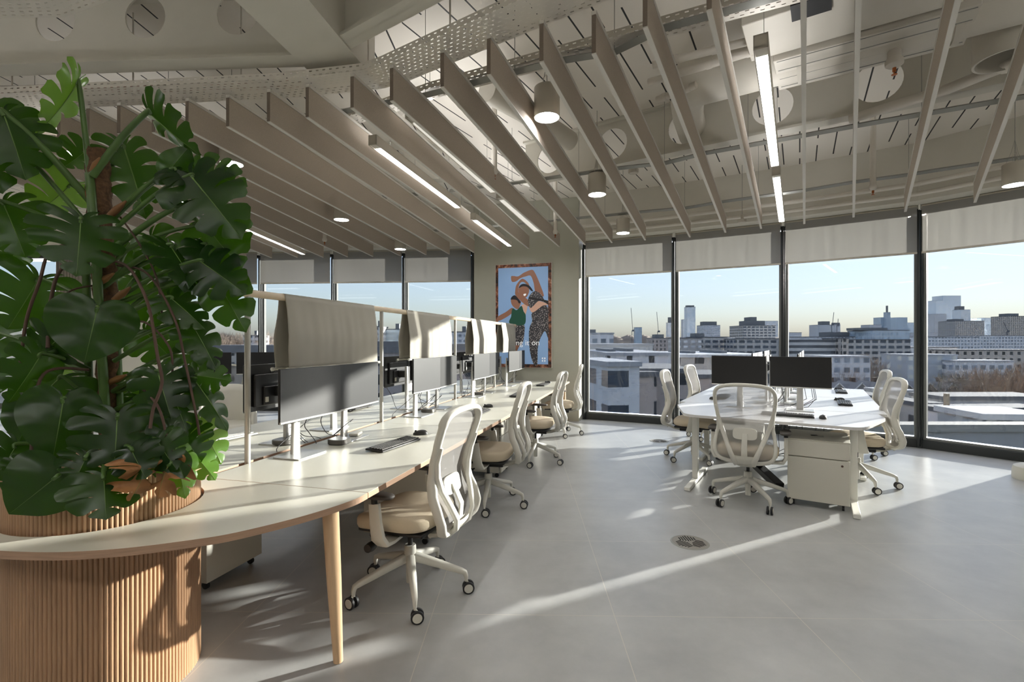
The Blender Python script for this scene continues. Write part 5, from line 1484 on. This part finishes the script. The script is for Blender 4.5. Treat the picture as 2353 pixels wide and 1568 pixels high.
def bld(x0, x1, yt, D, fm, lab, rz=0, depth=None, roof=roof_d, extras=(), grp=None, base=GZ, nm='building', cat='building', roofh=.5):
    cx = (x0+x1)/2; X = (cx-CX)/F*D; W = (x1-x0)/F*D
    top = H-(yt-CY)/F*D
    dp = depth or min(W, 60)
    r = thing(nm, (X, D+dp/2, base), math.radians(rz), lab, cat, grp)
    MB().box((0, 0, (top-base)/2), (W, dp, top-base)).obj('walls', fm, r, smooth=0)
    MB().box((0, 0, top-base+roofh/2), (W+.4, dp+.4, roofh)).obj('roof', roof, r, smooth=0)
    for e_, (fx, w_, h_) in enumerate(extras):
        MB().box(((fx-.5)*W, 0, top-base+roofh+h_/2), (w_*W, dp*(.5-.07*e_), h_)).obj('rooftop_plant_room', plant_m, r, smooth=0)
    return r
# skyline, distance haze put into the pale facade colours
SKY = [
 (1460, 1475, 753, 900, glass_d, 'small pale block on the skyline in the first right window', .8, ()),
 (1535, 1549, 742, 1100, glass_hazed, 'pale tower partly behind the first mullion right of the column', 0, ((.5, .6, 12),)),
 (1579, 1598, 706, 900, glass_hazed, 'slim ribbed glass tower on the skyline in the second right window', 0, ((.5, .9, 3),)),
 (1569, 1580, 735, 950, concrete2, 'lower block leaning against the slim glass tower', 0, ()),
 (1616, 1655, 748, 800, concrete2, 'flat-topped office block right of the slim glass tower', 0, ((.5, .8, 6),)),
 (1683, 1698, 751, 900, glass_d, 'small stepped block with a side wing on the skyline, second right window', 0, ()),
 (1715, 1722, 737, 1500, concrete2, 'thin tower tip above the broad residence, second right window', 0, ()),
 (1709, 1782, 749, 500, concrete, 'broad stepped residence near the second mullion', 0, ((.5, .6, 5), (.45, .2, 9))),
 (1752, 1788, 738, 1600, glass_hazed, 'pale wide tower behind the broad residence', 0, ()),
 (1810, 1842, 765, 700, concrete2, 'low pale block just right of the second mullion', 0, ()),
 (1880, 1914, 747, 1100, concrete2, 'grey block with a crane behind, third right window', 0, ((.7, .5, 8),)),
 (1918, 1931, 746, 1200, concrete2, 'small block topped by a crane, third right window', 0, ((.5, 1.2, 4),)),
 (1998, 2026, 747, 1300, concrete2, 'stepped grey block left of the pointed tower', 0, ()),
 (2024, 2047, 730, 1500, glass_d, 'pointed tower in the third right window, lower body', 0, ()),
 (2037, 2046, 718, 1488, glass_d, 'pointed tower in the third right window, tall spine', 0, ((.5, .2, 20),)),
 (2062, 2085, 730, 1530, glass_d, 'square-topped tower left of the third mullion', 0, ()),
 (2062, 2132, 742, 1550, glass_hazed, 'wide pale block behind the third mullion', 0, ()),
 (2151, 2180, 691, 1490, glass_hazed, 'tallest glass tower, left lower shoulder', 0, ()),
 (2167, 2208, 680, 1520, glass_hazed, 'tallest glass tower, main body at the right window', 0, ()),
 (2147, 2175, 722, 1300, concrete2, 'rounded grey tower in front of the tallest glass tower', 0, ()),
 (2208, 2230, 712, 1400, glass_hazed, 'stepped glass block right of the tallest tower', 0, ((.3, .6, 10),)),
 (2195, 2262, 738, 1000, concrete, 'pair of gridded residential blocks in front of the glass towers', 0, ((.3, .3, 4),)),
 (2255, 2285, 731, 1500, glass_hazed, 'pale angular tower right of the gridded blocks', 0, ()),
 (2280, 2294, 746, 1450, glass_hazed, 'lower wing of the pale angular tower', 0, ()),
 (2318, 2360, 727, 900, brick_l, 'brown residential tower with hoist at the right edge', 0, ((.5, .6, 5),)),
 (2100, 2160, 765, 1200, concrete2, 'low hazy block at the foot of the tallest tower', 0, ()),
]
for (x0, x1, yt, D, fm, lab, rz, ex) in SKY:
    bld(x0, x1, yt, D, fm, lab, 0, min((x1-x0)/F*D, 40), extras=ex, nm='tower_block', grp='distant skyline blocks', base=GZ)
# middle distance
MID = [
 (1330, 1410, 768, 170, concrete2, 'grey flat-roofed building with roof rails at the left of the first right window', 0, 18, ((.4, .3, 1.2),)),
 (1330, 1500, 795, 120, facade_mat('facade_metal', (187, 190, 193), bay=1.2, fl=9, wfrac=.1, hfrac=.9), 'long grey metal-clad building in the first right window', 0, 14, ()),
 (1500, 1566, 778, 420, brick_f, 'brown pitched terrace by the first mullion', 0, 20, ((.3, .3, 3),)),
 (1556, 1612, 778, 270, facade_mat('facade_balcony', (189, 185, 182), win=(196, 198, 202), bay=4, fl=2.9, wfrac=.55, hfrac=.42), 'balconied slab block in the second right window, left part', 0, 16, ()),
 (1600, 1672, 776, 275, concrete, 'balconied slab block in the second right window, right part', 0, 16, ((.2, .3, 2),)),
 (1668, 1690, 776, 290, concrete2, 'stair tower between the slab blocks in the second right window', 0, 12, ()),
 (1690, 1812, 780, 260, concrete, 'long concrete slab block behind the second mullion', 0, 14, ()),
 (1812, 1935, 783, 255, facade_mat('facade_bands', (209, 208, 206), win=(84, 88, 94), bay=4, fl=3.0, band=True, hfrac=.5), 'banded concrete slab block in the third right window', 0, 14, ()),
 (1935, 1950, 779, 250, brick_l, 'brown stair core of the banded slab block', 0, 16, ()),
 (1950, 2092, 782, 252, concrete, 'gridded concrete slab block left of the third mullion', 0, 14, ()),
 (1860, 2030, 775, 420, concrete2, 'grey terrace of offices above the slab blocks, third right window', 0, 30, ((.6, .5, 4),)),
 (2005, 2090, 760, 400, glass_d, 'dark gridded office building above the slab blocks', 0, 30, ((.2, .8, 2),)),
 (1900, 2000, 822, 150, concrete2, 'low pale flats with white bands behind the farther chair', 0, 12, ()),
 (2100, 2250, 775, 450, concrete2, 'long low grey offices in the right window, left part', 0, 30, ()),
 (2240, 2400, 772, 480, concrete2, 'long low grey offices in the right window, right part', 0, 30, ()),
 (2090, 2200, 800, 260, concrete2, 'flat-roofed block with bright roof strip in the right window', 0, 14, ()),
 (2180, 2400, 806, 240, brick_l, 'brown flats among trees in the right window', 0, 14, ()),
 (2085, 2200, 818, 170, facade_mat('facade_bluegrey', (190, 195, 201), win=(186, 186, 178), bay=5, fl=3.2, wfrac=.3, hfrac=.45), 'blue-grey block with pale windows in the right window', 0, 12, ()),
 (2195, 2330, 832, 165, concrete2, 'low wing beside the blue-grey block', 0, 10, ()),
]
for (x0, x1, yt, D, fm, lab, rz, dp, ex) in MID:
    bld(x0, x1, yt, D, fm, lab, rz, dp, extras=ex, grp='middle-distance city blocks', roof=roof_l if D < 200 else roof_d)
# near roofs below eye level
bld(1395, 1555, 818, 75, facade_mat('facade_lightwall', (227, 227, 229), win=(60, 64, 70), bay=3.4, fl=4, wfrac=.25, hfrac=.45), 'pale building with broad bright flat roof, first right window', 0, 26, roof=roof_l, extras=((.2, .1, .4), (.5, .1, .5)))
bld(1562, 1770, 822, 78, brick_l, 'building whose wide white flat roof runs behind the black monitors', 0, 24, roof=mat('roof_white', (214, 214, 214), .5), extras=((.3, .06, .4), (.7, .06, .5)))
bld(1376, 1452, 843, 48, white_f, 'white angular building with ribbon windows, first right window', 8, 12, roof=roof_l)
bld(1448, 1500, 866, 50, brick_f, 'brown brick building with bay windows right of the white one', 4, 12, roof=roof_d)
bld(1488, 1600, 858, 52, brick_f, 'brown brick building with tall arched windows by the first mullion', -6, 12, roof=roof_d)
bld(1330, 1380, 845, 60, facade_mat('facade_pinkish', (212, 205, 204), bay=3.2, fl=3.2), 'pinkish flats at the lower left of the first right window', 0, 10)
bld(1600, 1700, 870, 60, brick_f, 'dark brick building behind the left chairs of the white cluster', 0, 10)
bld(1960, 2112, 937, 60, facade_mat('facade_stone', (197, 194, 189), win=(70, 72, 74), bay=6, fl=4.2, wfrac=.3, hfrac=.4), 'grey stone building with small square windows behind the right-hand chairs', 0, 5, roof=roof_d)
bld(2118, 2165, 936, 56, facade_mat('facade_stone', (197, 194, 189)), 'grey stone building just right of the third mullion', 0, 12, roof=roof_d)
bld(2168, 2420, 920, 62, facade_mat('facade_charcoal', (169, 170, 172), win=(170, 168, 160), bay=9, fl=7, wfrac=.14, hfrac=.3), 'dark-clad low building in the right window', 0, 5, roof=roof_d)
bld(2160, 2420, 948, 52, facade_mat('facade_lilac', (224, 222, 225), win=(64, 66, 72), bay=3.6, fl=8, wfrac=.2, hfrac=.16), 'low pale lilac-white building in the right window', 4, 3, roof=roof_d)
bld(2275, 2420, 966, 40, facade_mat('facade_glassy', (188, 191, 193), bay=2, fl=3), 'flat white-roofed pavilion at the lower right of the right window', -6, 5, roof=mat('roof_white', (214, 214, 214), .5))
bld(1940, 2420, 992, 34, facade_mat('facade_parapet', (191, 189, 185), win=(84, 82, 78), bay=5.5, fl=3.6, wfrac=.22, hfrac=.3), 'long brown parapet building closest below the right windows', 0, 1.0, roof=mat('coping', (176, 172, 162), .6))
bld(2040, 2110, 903, 95, mat('shed_white', (206, 208, 206), .6), 'long white roof shed behind the farther chair', 0, 6, roof=roof_l)
# terrace of gabled brick houses
for i in range(9):
    x0 = 1850+i*52; D = 110
    X = (x0+26-CX)/F*D; W = 50/F*D; top = H-(905-CY)/F*D
    r = thing('terraced_house', (X, D+4, GZ), 0, 'small brick terraced house with pale gable edge, %s from the left of the row' % ['first', 'second', 'third', 'fourth', 'fifth', 'sixth', 'seventh', 'eighth', 'ninth'][i], 'house', 'terraced houses')
    MB().box((0, 0, (top-GZ)/2), (W, 8, top-GZ)).obj('walls', mat('dark_brick_wall', (88, 74, 66), .85, var=.2, vscale=3), r, smooth=0)
    g = MB(); h_ = 2.4
    g.add([(-W/2, -4, top-GZ), (W/2, -4, top-GZ), (0, -4, top-GZ+h_), (-W/2, 4, top-GZ), (W/2, 4, top-GZ), (0, 4, top-GZ+h_)], [(0, 1, 2), (3, 5, 4), (0, 2, 5, 3), (1, 4, 5, 2)])
    g.obj('gable_roof', slate, r, smooth=0)
    e = MB(); e.bar((-W/2, -4.1, top-GZ), (0, -4.1, top-GZ+h_), .2, .25); e.bar((W/2, -4.1, top-GZ), (0, -4.1, top-GZ+h_), .2, .25)
    e.obj('gable_edge', mat('gable_white', (196, 196, 196), .6), r, smooth=0)
    for q in (-.25, .25):
        f_ = MB().box((q*W, -4.06, top-GZ-1.6), (1.1, .1, 1.7)).obj('window', mat('sash_white', (190, 194, 200), .5), r, smooth=0)
        MB().box((q*W, -4.12, top-GZ-1.6), (.8, .06, 1.3)).obj('window_pane', mat('pane_dark', (64, 70, 80), .2), f_, smooth=0)
    MB().box((W*.3, 1, top-GZ+2.2), (.9, .7, 2.2)).obj('chimney', mat('dark_brick_wall', (88, 74, 66)), r, smooth=0)
# cranes
def crane(px, yt, yb, D, lab, lean=0):
    X = (px-CX)/F*D; zt = H-(yt-CY)/F*D; s_ = D/F
    r = thing('tower_crane', (X, D, GZ), 0, lab, 'crane')
    zb_ = H-(yb-CY)/F*D-GZ
    cm = mat('crane_grey', (96, 100, 108), .6)
    MB().bar((0, 0, 0), (0, 0, zb_), 1.0*s_, 1.0*s_, up=(0, 1, 0)).obj('mast', cm, r, smooth=0)
    MB().bar((2*s_, 0, zb_), (lean*s_, 0, zt-GZ), .8*s_, .8*s_, up=(0, 1, 0)).obj('jib', cm, r, smooth=0)
    MB().box((3*s_, 0, zb_), (5*s_, 1*s_, 4*s_)).obj('counterweight', cm, r, smooth=0)
crane(1452, 708, 760, 700, 'thin crane with raised jib, left one in the first right window', -2)
crane(1511, 717, 762, 700, 'thin crane with raised jib, right one in the first right window', -2)
crane(1911, 718, 746, 1050, 'crane with raised jib above the grey block, third right window', 5)
crane(1923, 733, 748, 1150, 'short crane on the small block, third right window', 3)
crane(2314, 740, 762, 900, 'crane jib leaning left beside the brown tower at the right edge', -8)
# construction mast on roof near the lower right
tag(MB().bar(((2175-CX)/F*50, 50, H-(990-CY)/F*50), ((2175-CX)/F*50, 50, H-(905-CY)/F*50), .35, .35, up=(0, 1, 0)).obj('roof_mast', mat('mast_ochre', (176, 158, 134), .6), smooth=0), 'ochre mast standing by the lilac-white building', 'mast')
# view to the left: wooded hill, pale flats, brick school
LEFTB = [
 (852, 876, 752, 260, facade_mat('facade_cream', (228, 225, 219), win=(120, 112, 104), bay=2.6, fl=2.8, wfrac=.5, hfrac=.45), 'cream balconied flats between the first two hanging screens'),
 (876, 932, 758, 270, facade_mat('facade_teal', (188, 197, 199), win=(170, 180, 184), bay=4, fl=2.9, band=True, hfrac=.5), 'blue-grey banded flats between the first two hanging screens'),
 (1028, 1090, 764, 280, concrete2, 'grey banded flats left of the poster column'),
 (560, 595, 772, 330, white_f, 'white houses on the wooded hill seen right of the monstera'),
 (930, 1030, 776, 300, concrete2, 'dull grey block behind the second hanging screen'),
]
for (x0, x1, yt, D, fm, lab) in LEFTB: bld(x0, x1, yt, D, fm, lab, 0, 14, extras=((.6, .15, 3),))
bld(850, 935, 812, 90, brick_f, 'red-brown brick school behind the first bench gap', 0, 14, roof=slate, roofh=2.2)
bld(1020, 1100, 806, 110, brick_f, 'brick building low between the third screen and the column', 0, 14, roof=slate, roofh=1.5)
bld(480, 660, 812, 120, brick_l, 'long low terrace roofs below the hill, right of the monstera', 0, 12, roof=slate, roofh=2)
# ground
gm = mat('city_ground', (128, 124, 118), .95, var=.35, vscale=.04)
tag(MB().box((0, 3000, GZ-.5), (12000, 5960, 1)).obj('ground', gm, smooth=0), kind='structure')
# distant rise of land
def hill(name, cx_px, D, wpx, ytop, m, lab):
    X = (cx_px-CX)/F*D; Wd = wpx/F*D; ht = H-(ytop-CY)/F*D-GZ
    def fn(a, b):
        x = (a-.5)*Wd*1.3; y = (b-.5)*Wd*.6
        e = max(0, 1-(x/(Wd*.6))**2)*max(0, 1-(y/(Wd*.3))**2)
        return (x, y, ht*e**.7*(1+.06*math.sin(x*.21)+.05*math.sin(x*.53+y*.3)))
    o = MB().grid(fn, 60, 20).obj(name, m, smooth=60, loc=(X, D+Wd*.3, GZ))
    return tag(o, kind='structure')
wood = mat('wooded_hillside', (136, 124, 112), .95, var=.3, vscale=.09)
hill('hill', 580, 500, 420, 772, wood, '')
hill('hill', 1500, 900, 420, 772, wood, '')
hill('hill', 1950, 1100, 1000, 774, wood, '')
# bare winter trees
twig = mat('bare_twigs', (146, 130, 116), .95, var=.2, vscale=.8); bark = mat('bark', (70, 60, 52), .95)
ever = mat('evergreen_shrub', (74, 84, 62), .95)
def make_tree(seed, n, twm=twig):
    r = thing('bare_tree', (0, 0, 0), 0, 'x', 'tree'); rr = random.Random(seed)
    t = MB(); t.cyl((0, 0, 0), (0, 0, 5.0), .35, .22, n=8)
    for k in range(14):
        a = rr.uniform(0, 2*PI); e = rr.uniform(.5, 1.3); L = rr.uniform(3, 5)
        s0 = Vector((0, 0, rr.uniform(3, 5))); d = Vector((math.cos(a)*math.cos(e), math.sin(a)*math.cos(e), math.sin(e)))
        t.cyl(s0, s0+d*L, .14, .04, n=5)
    t.obj('trunk', bark, r)
    c = MB()
    for k in range(n):
        while True:
            p = Vector((rr.uniform(-1, 1), rr.uniform(-1, 1), rr.uniform(-1, 1)))
            if p.length < 1: break
        p = Vector((p.x*4.2, p.y*4.2, 7.6+p.z*4.0))
        d = (p-Vector((0, 0, 4))).normalized()+Vector((rr.uniform(-.5, .5), rr.uniform(-.5, .5), rr.uniform(-.3, .5)))
        d.normalize(); s_ = d.orthogonal().normalized()*rr.uniform(.02, .05); L = rr.uniform(.7, 1.5)
        c.add([p-s_, p+s_, p+d*L], [(0, 1, 2)])
        for q in range(2):
            e = (d+Vector((rr.uniform(-.8, .8), rr.uniform(-.8, .8), rr.uniform(-.8, .8)))).normalized()
            o_ = p+d*L*rr.uniform(.2, .6); s2 = e.orthogonal().normalized()*.02
            c.add([o_-s2, o_+s2, o_+e*L*.6], [(0, 1, 2)])
    c.obj('crown', twm, r, smooth=0)
    return r
tr = [make_tree(1, 1500), make_tree(2, 1500), make_tree(3, 1300, ever)]
rt = random.Random(11)
spots = []
for k in range(9): spots.append((rt.uniform(1900, 2400), rt.uniform(105, 230), 0))
for k in range(8): spots.append((rt.uniform(2190, 2400), rt.uniform(88, 125), 0))
for k in range(6): spots.append((rt.uniform(1480, 1560), rt.uniform(180, 300), 0))
for k in range(6): spots.append((rt.uniform(1640, 1800), rt.uniform(120, 230), 0))
for k in range(16): spots.append((rt.uniform(470, 720), rt.uniform(180, 420), 1))
for k in range(5): spots.append((rt.uniform(930, 1090), rt.uniform(150, 240), 0))
firstt = set()
for i, (px, D, hl) in enumerate(spots):
    kind = 2 if (i % 9 == 4) else i % 2
    X = (px-CX)/F*D; s_ = rt.uniform(.85, 1.35)
    z = GZ if D > 70 else GZ
    # stand on rising ground so crowns reach their place below the skyline
    ytop = rt.uniform(*((812, 862) if D > 125 else (850, 885))) if not hl else rt.uniform(762, 785)
    zt = H-(ytop-CY)/F*D
    hgt = 11.6*s_
    base = zt-hgt
    reg = 'in the right window' if px > 2100 else ('in the third right window' if px > 1800 else ('in the second right window' if px > 1560 else ('in the first right window' if px > 1300 else ('left of the poster column' if px > 800 else 'on the hill right of the monstera'))))
    lab = ('bare brown winter tree ' if kind < 2 else 'dark evergreen tree ')+reg
    p = Vector((X, D, GZ))
    if kind not in firstt:
        firstt.add(kind); o = tr[kind]; o.location = p; o.rotation_euler = (0, 0, rt.uniform(0, 6)); o['label'] = lab
    else: o = dup(tr[kind], p, rt.uniform(0, 6), lab)
    sc = max(.8, (zt-GZ)/11.6) if not hl else (zt-GZ)/11.6
    sc = min(sc, 3.2)
    o.scale = (sc*.75, sc*.75, sc) if sc > 1.3 else (sc, sc, sc)
    o['group'] = lab.replace('tree', 'trees')
